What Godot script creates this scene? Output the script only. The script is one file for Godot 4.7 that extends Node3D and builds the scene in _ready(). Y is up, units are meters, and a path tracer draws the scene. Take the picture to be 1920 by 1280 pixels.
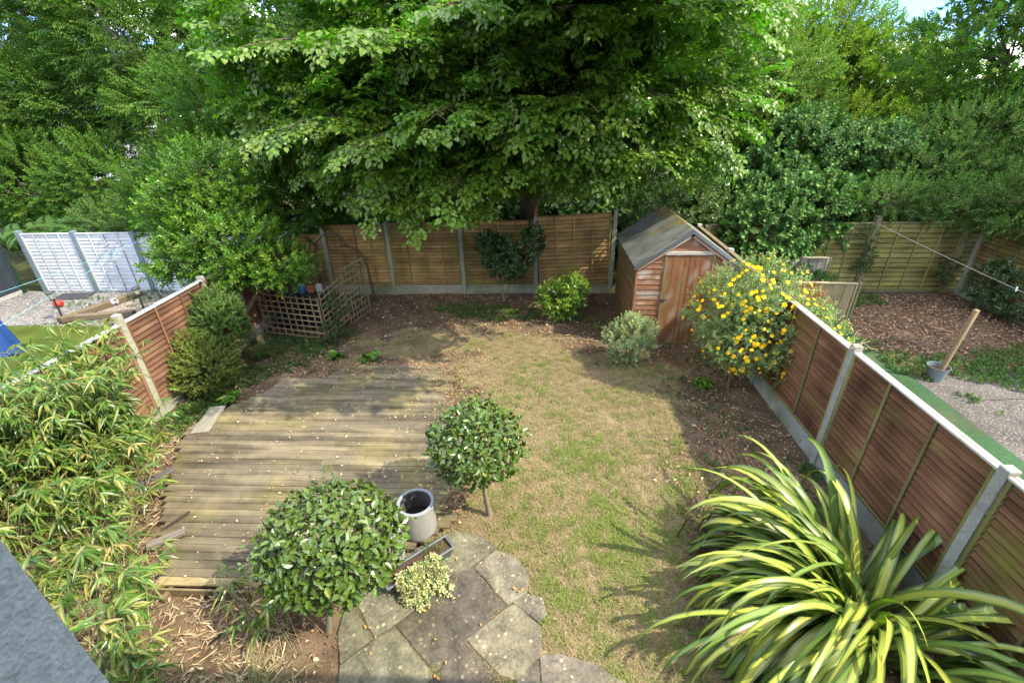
extends Node3D

var R := RandomNumberGenerator.new()
var taken := {}
var M := {}
var wob := FastNoiseLite.new()
var fine := FastNoiseLite.new()


# ---------------------------------------------------------------- mesh builder
class MB:
	var v := PackedVector3Array()
	var n := PackedVector3Array()
	var uv := PackedVector2Array()
	var c := PackedColorArray()
	var stain = null
	var us := 1.0
	var uo := Vector2.ZERO
	var grain := 0

	func put(p: Vector3, nn: Vector3, t: Vector2, col: Color) -> void:
		v.append(p)
		n.append(nn)
		uv.append(t)
		c.append(stain.call(p, col) if stain != null else col)

	func tri(a: Vector3, b: Vector3, d: Vector3, col: Color, hint := Vector3.ZERO, ta := Vector2.ZERO, tb := Vector2.ZERO, td := Vector2.ZERO) -> void:
		var nn := (d - a).cross(b - a).normalized()
		if hint != Vector3.ZERO and nn.dot(hint) < 0.0:
			put(a, -nn, ta, col)
			put(d, -nn, td, col)
			put(b, -nn, tb, col)
		else:
			put(a, nn, ta, col)
			put(b, nn, tb, col)
			put(d, nn, td, col)

	func quad(a: Vector3, b: Vector3, d: Vector3, e: Vector3, col: Color, hint := Vector3.ZERO, t := []) -> void:
		if t.size() == 4:
			tri(a, b, d, col, hint, t[0], t[1], t[2])
			tri(a, d, e, col, hint, t[0], t[2], t[3])
		else:
			tri(a, b, d, col, hint)
			tri(a, d, e, col, hint)

	func tris(a: Vector3, b: Vector3, d: Vector3, na: Vector3, nb: Vector3, nd: Vector3, ta: Vector2, tb: Vector2, td: Vector2, col: Color) -> void:
		if (d - a).cross(b - a).dot(na + nb + nd) < 0.0:
			put(a, na, ta, col)
			put(d, nd, td, col)
			put(b, nb, tb, col)
		else:
			put(a, na, ta, col)
			put(b, nb, tb, col)
			put(d, nd, td, col)

	func tex(p: Vector3, axis: int) -> Vector2:
		var o := [0, 1, 2]
		o.erase(axis)
		var ga: int = grain if grain != axis else o[0]
		o.erase(ga)
		var q: int = o[0]
		return Vector2(p[ga], p[q] + p[axis]) * us + uo

	func box(ctr: Vector3, size: Vector3, col: Color, ch := 0.0, bs := Basis.IDENTITY) -> void:
		var h := size * 0.5
		ch = minf(ch, minf(h.x, minf(h.y, h.z)) * 0.8)
		for ax in 3:
			var a1 := (ax + 1) % 3
			var a2 := (ax + 2) % 3
			for s in [-1.0, 1.0]:
				var p := []
				var t := []
				for k in [[-1, -1], [1, -1], [1, 1], [-1, 1]]:
					var q := Vector3.ZERO
					q[ax] = s * h[ax]
					q[a1] = k[0] * (h[a1] - ch)
					q[a2] = k[1] * (h[a2] - ch)
					p.append(ctr + bs * q)
					t.append(tex(q, ax))
				var hint := Vector3.ZERO
				hint[ax] = s
				quad(p[0], p[1], p[2], p[3], col, bs * hint, t)
				if ch > 0.0:
					for s2 in [-1.0, 1.0]:
						var e := []
						var te := []
						for k in [[0, -1.0], [0, 1.0], [1, 1.0], [1, -1.0]]:
							var q := Vector3.ZERO
							q[ax] = s * (h[ax] - (ch if k[0] == 1 else 0.0))
							q[a1] = s2 * (h[a1] - (ch if k[0] == 0 else 0.0))
							q[a2] = k[1] * (h[a2] - ch)
							e.append(ctr + bs * q)
							te.append(tex(q, ax))
						var hh := Vector3.ZERO
						hh[ax] = s
						hh[a1] = s2
						quad(e[0], e[1], e[2], e[3], col, bs * hh, te)
		if ch > 0.0:
			for sx in [-1.0, 1.0]:
				for sy in [-1.0, 1.0]:
					for sz in [-1.0, 1.0]:
						var sg := Vector3(sx, sy, sz)
						tri(ctr + bs * (sg * Vector3(h.x, h.y - ch, h.z - ch)), ctr + bs * (sg * Vector3(h.x - ch, h.y, h.z - ch)), ctr + bs * (sg * Vector3(h.x - ch, h.y - ch, h.z)), col, bs * sg)

	func tube(pts: Array, rad: Array, sides: int, col: Color, cap := true) -> void:
		var rings := []
		var norms := []
		var ref := Vector3(0.31, 0.12, 0.94)
		var along := 0.0
		var lens := []
		for i in pts.size():
			var d: Vector3 = (pts[mini(i + 1, pts.size() - 1)] - pts[maxi(i - 1, 0)]).normalized()
			var x := d.cross(ref).normalized()
			if x.length() < 0.1:
				x = d.cross(Vector3(1, 0, 0)).normalized()
			var y := x.cross(d)
			var ring := []
			var nr := []
			for k in sides:
				var a := TAU * k / sides
				var nn := x * cos(a) + y * sin(a)
				nr.append(nn)
				ring.append(pts[i] + nn * rad[i])
			ref = y
			rings.append(ring)
			norms.append(nr)
			if i > 0:
				along += (pts[i] - pts[i - 1]).length()
			lens.append(along)
		for i in pts.size() - 1:
			for k in sides:
				var k2 := (k + 1) % sides
				var t0 := Vector2(lens[i], float(k) / sides * 0.5) * us + uo
				var t1 := Vector2(lens[i], float(k + 1) / sides * 0.5) * us + uo
				var t2 := Vector2(lens[i + 1], float(k + 1) / sides * 0.5) * us + uo
				var t3 := Vector2(lens[i + 1], float(k) / sides * 0.5) * us + uo
				tris(rings[i][k], rings[i][k2], rings[i + 1][k2], norms[i][k], norms[i][k2], norms[i + 1][k2], t0, t1, t2, col)
				tris(rings[i][k], rings[i + 1][k2], rings[i + 1][k], norms[i][k], norms[i + 1][k2], norms[i + 1][k], t0, t2, t3, col)
		if cap:
			for e in [0, pts.size() - 1]:
				var dd: Vector3 = (pts[1] - pts[0]) * -1.0 if e == 0 else pts[e] - pts[e - 1]
				for k in range(1, sides - 1):
					tri(rings[e][0], rings[e][k], rings[e][k + 1], col, dd)

	func lathe(prof: Array, sides: int, col: Color, at := Vector3.ZERO) -> void:
		# profile of (radius, height); normals from the profile's direction
		for i in prof.size() - 1:
			var d: Vector2 = prof[i + 1] - prof[i]
			var nn2 := Vector2(d.y, -d.x).normalized()
			for k in sides:
				var p := []
				var nn := []
				var t := []
				for q in [[0, 0], [1, 0], [1, 1], [0, 1]]:
					var a: float = TAU * (k + q[0]) / sides
					var r: Vector2 = prof[i + q[1]]
					p.append(at + Vector3(cos(a) * r.x, r.y, sin(a) * r.x))
					nn.append(Vector3(cos(a) * nn2.x, nn2.y, sin(a) * nn2.x))
					t.append(Vector2(float(k + q[0]) / sides * 2.0, r.y + r.x) * us)
				tris(p[0], p[1], p[2], nn[0], nn[1], nn[2], t[0], t[1], t[2], col)
				tris(p[0], p[2], p[3], nn[0], nn[2], nn[3], t[0], t[2], t[3], col)

	# an oval leaf of six triangles, folded along its midrib and bent down towards its tip
	func leaf(p: Vector3, dir: Vector3, up: Vector3, L: float, W: float, col: Color, bend := 0.15, fold := 0.2, tipcol := Color(-1, 0, 0)) -> void:
		var side := dir.cross(up).normalized()
		var nn := side.cross(dir).normalized()
		var l1 := p + dir * L * 0.3 + side * W * 0.46 + nn * fold * W * 0.5
		var r1 := p + dir * L * 0.3 - side * W * 0.46 + nn * fold * W * 0.5
		var l2 := p + dir * L * 0.68 + side * W * 0.4 + nn * (fold * W * 0.5 - bend * L * 0.4)
		var r2 := p + dir * L * 0.68 - side * W * 0.4 + nn * (fold * W * 0.5 - bend * L * 0.4)
		var tip := p + dir * L - nn * bend * L
		var m := p + dir * L * 0.5 - nn * bend * L * 0.18
		var tc := col if tipcol.r < 0.0 else tipcol
		tri(p, l1, m, col)
		tri(l1, l2, m, col)
		tri(l2, tip, m, tc)
		tri(p, m, r1, col)
		tri(r1, m, r2, col)
		tri(r2, m, tip, tc)

	# a strap leaf: points along its spine, a half width for each
	func blade(pts: Array, wid: Array, up: Vector3, col: Color) -> void:
		for i in pts.size() - 1:
			var d: Vector3 = (pts[i + 1] - pts[i]).normalized()
			var s := d.cross(up).normalized()
			var a: Vector3 = pts[i] + s * wid[i]
			var b: Vector3 = pts[i] - s * wid[i]
			var e: Vector3 = pts[i + 1] + s * wid[i + 1]
			var f: Vector3 = pts[i + 1] - s * wid[i + 1]
			tri(a, e, b, col)
			if wid[i + 1] > 0.0001:
				tri(b, e, f, col)

	func mesh(m: Material, normals := true) -> ArrayMesh:
		var arr := []
		arr.resize(Mesh.ARRAY_MAX)
		arr[Mesh.ARRAY_VERTEX] = v
		if normals:
			arr[Mesh.ARRAY_NORMAL] = n
			arr[Mesh.ARRAY_TEX_UV] = uv
		arr[Mesh.ARRAY_COLOR] = c
		var me := ArrayMesh.new()
		me.add_surface_from_arrays(Mesh.PRIMITIVE_TRIANGLES, arr)
		me.surface_set_material(0, m)
		return me


# ---------------------------------------------------------------- nodes
func rf(a: float, b: float) -> float:
	return R.randf_range(a, b)


func numbered(called: String) -> String:
	if not taken.has(called):
		taken[called] = 0
		return called
	taken[called] += 1
	return "%s_%03d" % [called, taken[called]]


func tag(o: Node3D, label: String, category: String, group := "", kind := "") -> Node3D:
	if label:
		o.set_meta("label", label)
	if category:
		o.set_meta("category", category)
	if group:
		o.set_meta("group", group)
	if kind:
		o.set_meta("kind", kind)
	return o


func thing(called: String, label: String, category: String, at := Vector3.ZERO, turn := 0.0, group := "") -> Node3D:
	var o := Node3D.new()
	o.name = numbered(called)
	add_child(o)
	o.position = at
	o.rotation.y = turn
	tag(o, label, category, group)
	return o


func part(called: String, me: Mesh, parent: Node3D, at := Vector3.ZERO, bs := Basis.IDENTITY) -> MeshInstance3D:
	var o := MeshInstance3D.new()
	o.name = called if parent != self else numbered(called)
	o.mesh = me
	parent.add_child(o, true)
	o.transform = Transform3D(bs, at)
	return o


func struct(called: String, me: Mesh) -> MeshInstance3D:
	var o := part(called, me, self)
	o.set_meta("kind", "structure")
	return o


# many small copies of one mesh as one object or part
func scatter(called: String, me: Mesh, xs: Array, cols: Array, parent: Node3D) -> MultiMeshInstance3D:
	var mm := MultiMesh.new()
	mm.transform_format = MultiMesh.TRANSFORM_3D
	mm.use_colors = true
	mm.mesh = me
	mm.instance_count = xs.size()
	var b := PackedFloat32Array()
	b.resize(xs.size() * 16)
	for i in xs.size():
		var t: Transform3D = xs[i]
		var k := i * 16
		b[k] = t.basis.x.x
		b[k + 1] = t.basis.y.x
		b[k + 2] = t.basis.z.x
		b[k + 3] = t.origin.x
		b[k + 4] = t.basis.x.y
		b[k + 5] = t.basis.y.y
		b[k + 6] = t.basis.z.y
		b[k + 7] = t.origin.y
		b[k + 8] = t.basis.x.z
		b[k + 9] = t.basis.y.z
		b[k + 10] = t.basis.z.z
		b[k + 11] = t.origin.z
		var q: Color = cols[i]
		b[k + 12] = q.r
		b[k + 13] = q.g
		b[k + 14] = q.b
		b[k + 15] = 1.0
	mm.buffer = b
	var o := MultiMeshInstance3D.new()
	o.name = called if parent != self else numbered(called)
	o.multimesh = mm
	parent.add_child(o, true)
	o.set_meta("kind", "stuff")
	return o


# the same, shared out over several variants of the mesh
func scatter_mix(called: String, meshes: Array, xs: Array, cols: Array, parent: Node3D) -> void:
	for k in meshes.size():
		var a := []
		var b := []
		for i in range(k, xs.size(), meshes.size()):
			a.append(xs[i])
			b.append(cols[i])
		if a.size():
			scatter(called, meshes[k], a, b, parent)


func aim(p: Vector3, dir: Vector3, up: Vector3, s: float) -> Transform3D:
	var z := dir.normalized()
	var x := up.cross(z)
	if x.length() < 0.01:
		x = Vector3(1, 0, 0.1).cross(z)
	x = x.normalized()
	return Transform3D(Basis(x * s, z.cross(x) * s, z * s), p)


func shade(k: float, warm := 0.0) -> Color:
	return Color(k * (1.0 + warm), k, k * (1.0 - warm * 0.6))


# ---------------------------------------------------------------- textures
func noise(size: int, freq: float, oct: int, sd: int, stretch := 1, kind := FastNoiseLite.TYPE_SIMPLEX_SMOOTH) -> PackedByteArray:
	var f := FastNoiseLite.new()
	f.noise_type = kind
	f.frequency = freq
	f.fractal_octaves = oct
	f.seed = sd
	var im := f.get_seamless_image(maxi(size / stretch, 4), size)
	im.convert(Image.FORMAT_L8)
	if stretch > 1:
		im.resize(size, size, Image.INTERPOLATE_CUBIC)
	return im.get_data()


# layers: [bytes, weight]; stops: linear colours from dark to light
func tex(size: int, layers: Array, stops: Array, contrast := 1.0, extra = null) -> ImageTexture:
	var lut := []
	for i in 256:
		var t := clampf((i / 255.0 - 0.5) * contrast + 0.5, 0, 1) * (stops.size() - 1)
		var k := mini(int(t), stops.size() - 2)
		var col: Color = stops[k].lerp(stops[k + 1], t - k)
		var sr := col.linear_to_srgb()
		lut.append([clampi(int(sr.r * 255), 0, 255), clampi(int(sr.g * 255), 0, 255), clampi(int(sr.b * 255), 0, 255)])
	var out := PackedByteArray()
	out.resize(size * size * 3)
	for i in size * size:
		var g := 0.0
		for l in layers:
			g += l[0][i] * l[1]
		var q: Array = lut[clampi(int(g), 0, 255)]
		out[i * 3] = q[0]
		out[i * 3 + 1] = q[1]
		out[i * 3 + 2] = q[2]
	var im := Image.create_from_data(size, size, false, Image.FORMAT_RGB8, out)
	if extra != null:
		extra.call(im)
	return ImageTexture.create_from_image(im)


func mat(called: String, t: Texture2D = null, rough := 0.85, spec := 0.35, bump := 0.0, bt: Texture2D = null) -> StandardMaterial3D:
	var m := StandardMaterial3D.new()
	m.resource_name = called
	m.vertex_color_use_as_albedo = true
	m.albedo_texture = t
	m.roughness = rough
	m.metallic_specular = spec
	if bump > 0.0:
		m.heightmap_enabled = true
		m.heightmap_texture = bt if bt else t
		m.heightmap_scale = bump
	m.cull_mode = BaseMaterial3D.CULL_DISABLED
	M[called] = m
	return m


func leafmat(called: String, rough: float, spec: float, back: float) -> StandardMaterial3D:
	var m := mat(called, null, rough, spec)
	m.backlight_enabled = true
	m.backlight = Color(0.72 * back, 1.0 * back, 0.35 * back)
	return m


func textures() -> void:
	var g1 := noise(512, 0.03, 4, 11, 16)
	var g2 := noise(512, 0.11, 3, 12, 32)
	var n1 := noise(512, 0.012, 4, 13)
	var n2 := noise(512, 0.06, 4, 14)
	var n3 := noise(512, 0.2, 2, 15)
	var n4 := noise(512, 0.09, 2, 16, 1, FastNoiseLite.TYPE_CELLULAR)
	var gr := func(a: float, b: float) -> Array: return [Color(a, a, a), Color(b, b, b)]
	var wt := tex(512, [[g1, 0.45], [g2, 0.4], [n1, 0.15]], gr.call(0.5, 1.0), 1.6)
	mat("wood", wt, 0.8, 0.3, 0.25)
	mat("painted", wt, 0.55, 0.4, 0.08)
	var spots := func(im: Image) -> void:
		var q := RandomNumberGenerator.new()
		q.seed = 77
		for i in 300:
			var r := q.randf_range(0.8, 3.0) if q.randf() < 0.75 else q.randf_range(3.0, 7.5)
			var cx := q.randf_range(8, 503)
			var cy := q.randf_range(8, 503)
			for y in range(int(cy - r - 1), int(cy + r + 2)):
				for x in range(int(cx - r - 1), int(cx + r + 2)):
					var e := Vector2(x - cx, y - cy).length() + sin(atan2(y - cy, x - cx) * 5.0 + i) * r * 0.12
					if e < r and x >= 0 and y >= 0 and x < 512 and y < 512:
						var was := im.get_pixel(x, y)
						var k := 0.55 + 0.45 * q.randf()
						im.set_pixel(x, y, was.lerp(Color(0.97, 0.97, 0.9), k * smoothstep(r, r * 0.55, e)))
	var stone_b := tex(512, [[n1, 0.4], [n2, 0.35], [n3, 0.25]], gr.call(0.0, 1.0), 1.6)
	mat("stone", tex(512, [[n1, 0.45], [n2, 0.35], [n3, 0.2]], gr.call(0.17, 0.5), 1.9, spots), 0.85, 0.3, 0.35, stone_b)
	mat("concrete", tex(512, [[n1, 0.4], [n2, 0.3], [n3, 0.3]], gr.call(0.55, 1.0), 1.5), 0.9, 0.25, 0.15)
	mat("soil", tex(512, [[n2, 0.45], [n3, 0.35], [n1, 0.2]], gr.call(0.35, 1.0), 1.7), 0.95, 0.15, 1.6)
	mat("thatch", tex(512, [[n3, 0.6], [n2, 0.3], [n1, 0.1]], gr.call(0.3, 1.0), 2.2), 0.95, 0.15, 0.8)
	mat("gravel", tex(512, [[n4, 0.6], [n3, 0.25], [n2, 0.15]], gr.call(0.35, 1.0), 1.9), 0.9, 0.2, 1.5)
	mat("render", tex(512, [[n2, 0.45], [n3, 0.35], [n1, 0.2]], gr.call(0.6, 1.0), 1.8), 0.9, 0.25, 0.5)
	mat("felt", tex(512, [[n3, 0.6], [n1, 0.4]], gr.call(0.65, 1.0), 1.5), 0.9, 0.2, 0.1)
	# grooved decking: v runs once across a board
	var rows := PackedByteArray()
	rows.resize(512 * 512)
	for y in 512:
		var ph := fposmod(y / 512.0 * 6.0, 1.0)
		var e := 1.0 - smoothstep(0.0, 0.22, absf(ph - 0.5) * 1.0 - 0.0)
		var val := int(255 * (1.0 - 0.75 * e))
		for x in 512:
			rows[y * 512 + x] = val
	mat("deck", tex(512, [[g1, 0.25], [g2, 0.2], [rows, 0.4], [n2, 0.15]], gr.call(0.2, 1.0), 1.7), 0.85, 0.3, 0.35)
	mat("plain", null, 0.6, 0.4)
	mat("glazed", tex(256, [[noise(256, 0.02, 3, 5), 1.0]], gr.call(0.82, 1.0)), 0.6, 0.3)
	mat("plastic", null, 0.4, 0.45)
	mat("metal", null, 0.35, 0.5)
	mat("cloth", null, 0.7, 0.3)
	mat("bark", tex(512, [[g1, 0.4], [n2, 0.6]], gr.call(0.45, 1.0), 1.5), 0.9, 0.2, 0.8)
	mat("litter", null, 0.75, 0.3)
	leafmat("leaf", 0.33, 0.55, 0.95)
	leafmat("far", 0.6, 0.25, 0.9)
	leafmat("gloss", 0.27, 0.55, 0.4)
	leafmat("soft", 0.6, 0.35, 0.7)
	leafmat("strap", 0.3, 0.5, 0.55)
	leafmat("grass", 0.6, 0.3, 0.6)
	leafmat("petal", 0.6, 0.3, 0.6)
	var w := mat("pane", null, 0.08, 0.5)
	w.vertex_color_use_as_albedo = false
	w.albedo_color = Color(0.1, 0.12, 0.13)


# ---------------------------------------------------------------- fences
# a run of panels between posts; local x along the run, y up, z towards the side that is seen
func fence(called: String, label: String, a: Vector3, b: Vector3, o: Dictionary) -> Node3D:
	var dir := (b - a).normalized()
	var root := thing(called, label, "fence", a)
	root.transform = Transform3D(Basis(dir, Vector3.UP, dir.cross(Vector3.UP)), a)
	var ts: Array = o.posts
	var posth: Array = o.get("post_h", [])
	var toph: Array = o.get("top_h", [])
	var gh: float = o.get("gravel_h", 0.28)
	var rows: int = o.get("rows", 17)
	var cs: Color = o.slat
	var cb: Color = o.batten
	var algae: float = o.get("algae", 0.3)
	var green: Color = o.get("green", Color(0.2, 0.2, 0.035))
	var seedy: float = o.get("seed", 0.0)
	var wood: Material = M[o.get("mat", "wood")]
	var weather_lap_shade: float = o.get("weather_lap_shade", 1.0)
	var lap: float = o.get("lap", 0.02)
	var st := func(p: Vector3, col: Color) -> Color:
		var w := wob.get_noise_3d(p.x * 90.0 + seedy, p.y * 90.0, 3.0)
		var f := fine.get_noise_3d(p.x * 200.0 + seedy, p.y * 320.0, 9.0)
		var k := clampf((w + f * 0.5) * 1.4 - 0.45 + algae + (0.22 - p.y * 0.1 if algae > 0.1 else 0.0), 0, 0.85)
		var e := col.lerp(green, k)
		var run := fine.get_noise_2d(p.x * 700.0 + seedy, p.y * 40.0)
		return e * (1.0 + (0.4 * f + 0.45 * run) * weather_lap_shade)
	for i in ts.size():
		var h: float = posth[i] if posth.size() > i else o.h + 0.06
		if h > 0.0:
			var m := MB.new()
			m.us = 0.8
			m.grain = 1
			m.uo = Vector2(rf(0, 1), rf(0, 1))
			var pst := func(p: Vector3, col: Color) -> Color:
				return col * (0.9 + 0.35 * wob.get_noise_3d(p.x * 100 + i * 40.0, p.y * 60.0, p.z * 100)) + Color(-0.02, 0.01, -0.03) * clampf(1.2 - p.y, 0, 1)
			m.stain = pst
			var pw: float = o.get("post_w", 0.1)
			var pd: float = pw * 1.1
			for s in 4:
				m.box(Vector3(0, h * (s + 0.5) / 4.0, 0), Vector3(pw, h / 4.0 + 0.0004, pd), o.post, 0.008 if s == 3 else 0.0)
			part("post", m.mesh(M[o.get("post_mat", "concrete")]), root, Vector3(ts[i], 0, 0), Basis(Vector3(0, 0, 1), rf(-0.008, 0.008)))
	for i in ts.size() - 1:
		var x0: float = ts[i] + 0.052
		var x1: float = ts[i + 1] - 0.052
		var L := x1 - x0
		var top: float = toph[i] if toph.size() > i else o.h
		var slope: float = o.get("slope", [])[i] if o.get("slope", []).size() > i else 0.0
		var lift := slope * L * 0.5
		if gh > 0.0:
			var m := MB.new()
			m.us = 0.7
			m.uo = Vector2(rf(0, 1), rf(0, 1))
			var gst := func(p: Vector3, col: Color) -> Color:
				return col.lerp(Color(0.15, 0.16, 0.07), clampf(wob.get_noise_2d(p.x * 80 + i * 300.0 + seedy, p.y * 200) * 1.3 + 0.25, 0, 0.8))
			m.stain = gst
			for s in 6:
				m.box(Vector3(x0 + L * (s + 0.5) / 6.0, gh * 0.5, 0.0), Vector3(L / 6.0 - 0.0004, gh, 0.05), o.gravel)
			part("gravel_board", m.mesh(M.concrete), root)
		var body := MB.new()
		body.us = 0.9
		body.stain = st
		body.uo = Vector2(rf(0, 1), rf(0, 1))
		var tilt := Basis(Vector3(0, 0, 1), atan(slope))
		var mid := Vector3((x0 + x1) * 0.5, (gh + top) * 0.5, 0)
		var H := top - gh
		# the edge frame and the capping rail are the panel's own mesh
		for e in [-1, 1]:
			body.grain = 1
			body.box(mid + tilt * Vector3(e * (L * 0.5 - 0.022), 0, 0.028), Vector3(0.04, H - 0.03, 0.03), cb, 0.003, tilt)
		body.grain = 0
		body.stain = null
		var capc: Color = o.get("caps", [])[i] if o.get("caps", []).size() > i else o.cap
		for s in 5:
			body.box(mid + tilt * Vector3(L * ((s + 0.5) / 5.0 - 0.5), H * 0.5 - 0.008, 0.005), Vector3(L / 5.0 + (0.0 if s % 2 else 0.002), 0.022 + (0.0 if s % 2 else 0.001), 0.085), capc * rf(0.85, 1.1), 0.0, tilt)
		body.stain = st
		body.box(mid + tilt * Vector3(0, -H * 0.5 + 0.02, 0.024), Vector3(L - 0.09, 0.035, 0.02), cb * 0.8, 0.002, tilt)
		var pan := part("panel", body.mesh(wood), root)
		if o.get("vertical", false):
			var n: int = o.get("boards", 12)
			for k in n:
				var m := MB.new()
				m.us = 0.9
				m.grain = 1
				m.uo = Vector2(rf(0, 1), rf(0, 1))
				m.stain = st
				m.box(mid + tilt * Vector3(L * ((k + 0.5) / n - 0.5), rf(-0.004, 0.004), 0.004 + (k % 2) * 0.004), Vector3(L / n - 0.006, H - 0.04, 0.014), cs * rf(0.85, 1.12), 0.003, tilt)
				part("board", m.mesh(wood), pan)
		else:
			for k in rows:
				var m := MB.new()
				m.us = 0.9
				m.stain = st
				m.uo = Vector2(rf(0, 1), rf(0, 1))
				var tone := cs * (1.0 + rf(-0.24, 0.16) * weather_lap_shade)
				var low := tone * (1.0 + 0.12 * weather_lap_shade)
				var upc := tone.lerp(tone * Color(0.62, 0.64, 0.52), weather_lap_shade)  # upper strip darkened: lap shade put into the slat colour, along with weathering
				var y0 := H * (float(k) / rows - 0.5)
				var y1 := H * (float(k + 1) / rows - 0.5) + 0.006
				var ph := rf(0, 50)
				var segs := 7
				for s in segs:
					var ua := L * (float(s) / segs - 0.5)
					var ub := L * (float(s + 1) / segs - 0.5)
					var wa := fine.get_noise_2d(ua * 70 + ph, 0) * 0.012
					var wb := fine.get_noise_2d(ub * 70 + ph, 0) * 0.012
					var P := [Vector3(ua, y0 + wa, 0.006 + lap), Vector3(ub, y0 + wb, 0.006 + lap), Vector3(ub, y1, 0.008), Vector3(ua, y1, 0.008), Vector3(ua, y0 + wa, -0.002 + lap), Vector3(ub, y0 + wb, -0.002 + lap), Vector3(ua, y1, 0.001), Vector3(ub, y1, 0.001)]
					for q in 8:
						P[q] = mid + tilt * P[q]
					var t := [Vector2(ua, 0.1), Vector2(ub, 0.1), Vector2(ub, 0.2), Vector2(ua, 0.2)]
					for q in 4:
						t[q] = t[q] * m.us + m.uo
					var q1: Vector3 = P[0].lerp(P[3], 0.62)
					var q2: Vector3 = P[1].lerp(P[2], 0.62)
					var t1: Vector2 = t[0].lerp(t[3], 0.62)
					var t2: Vector2 = t[1].lerp(t[2], 0.62)
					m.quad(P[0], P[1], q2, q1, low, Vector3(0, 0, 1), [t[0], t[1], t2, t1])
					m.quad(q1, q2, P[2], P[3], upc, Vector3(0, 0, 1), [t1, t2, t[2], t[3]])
					m.quad(P[4], P[5], P[7], P[6], tone, Vector3(0, 0, -1), t)
					m.quad(P[0], P[1], P[5], P[4], tone, Vector3(0, -1, 0), t)
				part("slat", m.mesh(wood), pan)
		for k in o.get("battens", 3):
			var m := MB.new()
			m.us = 0.9
			m.grain = 1
			m.uo = Vector2(rf(0, 1), rf(0, 1))
			m.stain = st
			var bx: float = L * ((k + 1.0) / (o.get("battens", 3) + 1.0) - 0.5)
			m.box(mid + tilt * Vector3(bx, 0, 0.006 + lap + 0.011), Vector3(0.034, H - 0.05, 0.02), cb * rf(0.85, 1.1), 0.003, tilt)
			part("batten", m.mesh(wood), pan)
	return root


# ---------------------------------------------------------------- foliage
func mixcol(a: Color, b: Color) -> Color:
	return a.lerp(b, R.randf())


# a flat fan of twigs with leaves on both sides, along +z
func spray(L: float, leafL: float, leafW: float, a: Color, b: Color, tip: Color, m: Material, side := 6, droop := 0.35) -> ArrayMesh:
	var mb := MB.new()
	var bark := Color(0.09, 0.07, 0.04)
	var runs := [[Vector3.ZERO, Vector3(0, 0.02, 1).normalized(), L]]
	for k in side:
		var t := (k + 0.7) / (side + 0.6)
		var sg := 1.0 if k % 2 else -1.0
		runs.append([Vector3(0, 0, L * t) + Vector3(0, -0.06 * t * t, 0), Vector3(sg * rf(0.6, 0.95), rf(-0.15, 0.12), rf(0.7, 0.9)).normalized(), L * (0.5 - 0.26 * t) * rf(0.8, 1.2)])
	for run in runs:
		var p: Vector3 = run[0]
		var d: Vector3 = run[1]
		var n := maxi(3, int(run[2] / (leafL * 0.48)))
		var q := p
		var pts := [p]
		for i in n:
			d = (d + Vector3(rf(-0.07, 0.07), -0.05, rf(-0.05, 0.05))).normalized()
			q += d * run[2] / n
			pts.append(q)
			var s := 1.0 if i % 2 else -1.0
			var out := d.cross(Vector3.UP).normalized() * s
			var ld := (d * rf(0.5, 0.9) + out * rf(0.6, 1.0) + Vector3(0, -droop * rf(0.2, 1.6), 0)).normalized()
			if i == n - 1:
				ld = (d + Vector3(0, -droop * 0.6, 0)).normalized()
			var young := i >= n - 2 and R.randf() < 0.5
			mb.leaf(q, ld, (Vector3.UP + Vector3(rf(-0.5, 0.5), 0, rf(-0.5, 0.5))).normalized(), leafL * rf(0.7, 1.15) * (0.8 if young else 1.0), leafW * rf(0.8, 1.15), mixcol(a, tip if young else b), rf(0.05, 0.35), rf(0.1, 0.4))
		mb.blade([pts[0], pts[pts.size() / 2], pts[-1]], [0.004, 0.003, 0.001], Vector3(0.3, 1, 0).normalized(), bark)
	return mb.mesh(m, false)


# leaves in a spiral round a twig, along +z
func sprig(L: float, n: int, leafL: float, leafW: float, a: Color, b: Color, tip: Color, m: Material, open := 0.9, twig := Color(0.1, 0.08, 0.04)) -> ArrayMesh:
	var mb := MB.new()
	var ang := rf(0, TAU)
	for i in n:
		var t := (i + 0.5) / n
		ang += 2.4
		var out := Vector3(cos(ang), sin(ang), 0)
		var o := open * (1.15 - 0.75 * t)
		var d := (out * o + Vector3(0, 0, 1) * (0.35 + t * 0.7) + Vector3(rf(-0.2, 0.2), rf(-0.2, 0.2), rf(-0.2, 0.2))).normalized()
		var up := (Vector3(0, 0, 1) - out * 0.35 + Vector3(rf(-0.4, 0.4), rf(-0.4, 0.4), 0)).normalized()
		mb.leaf(Vector3(0, 0, L * t) + out * 0.004, d, up, leafL * rf(0.75, 1.15), leafW * rf(0.8, 1.15), mixcol(a, tip if t > 0.75 and R.randf() < 0.5 else b), rf(0.0, 0.3), rf(0.1, 0.45))
	mb.blade([Vector3.ZERO, Vector3(0, 0, L * 0.5), Vector3(0, 0, L)], [0.004, 0.003, 0.001], Vector3(0.3, 1, 0).normalized(), twig)
	return mb.mesh(m, false)


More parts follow.
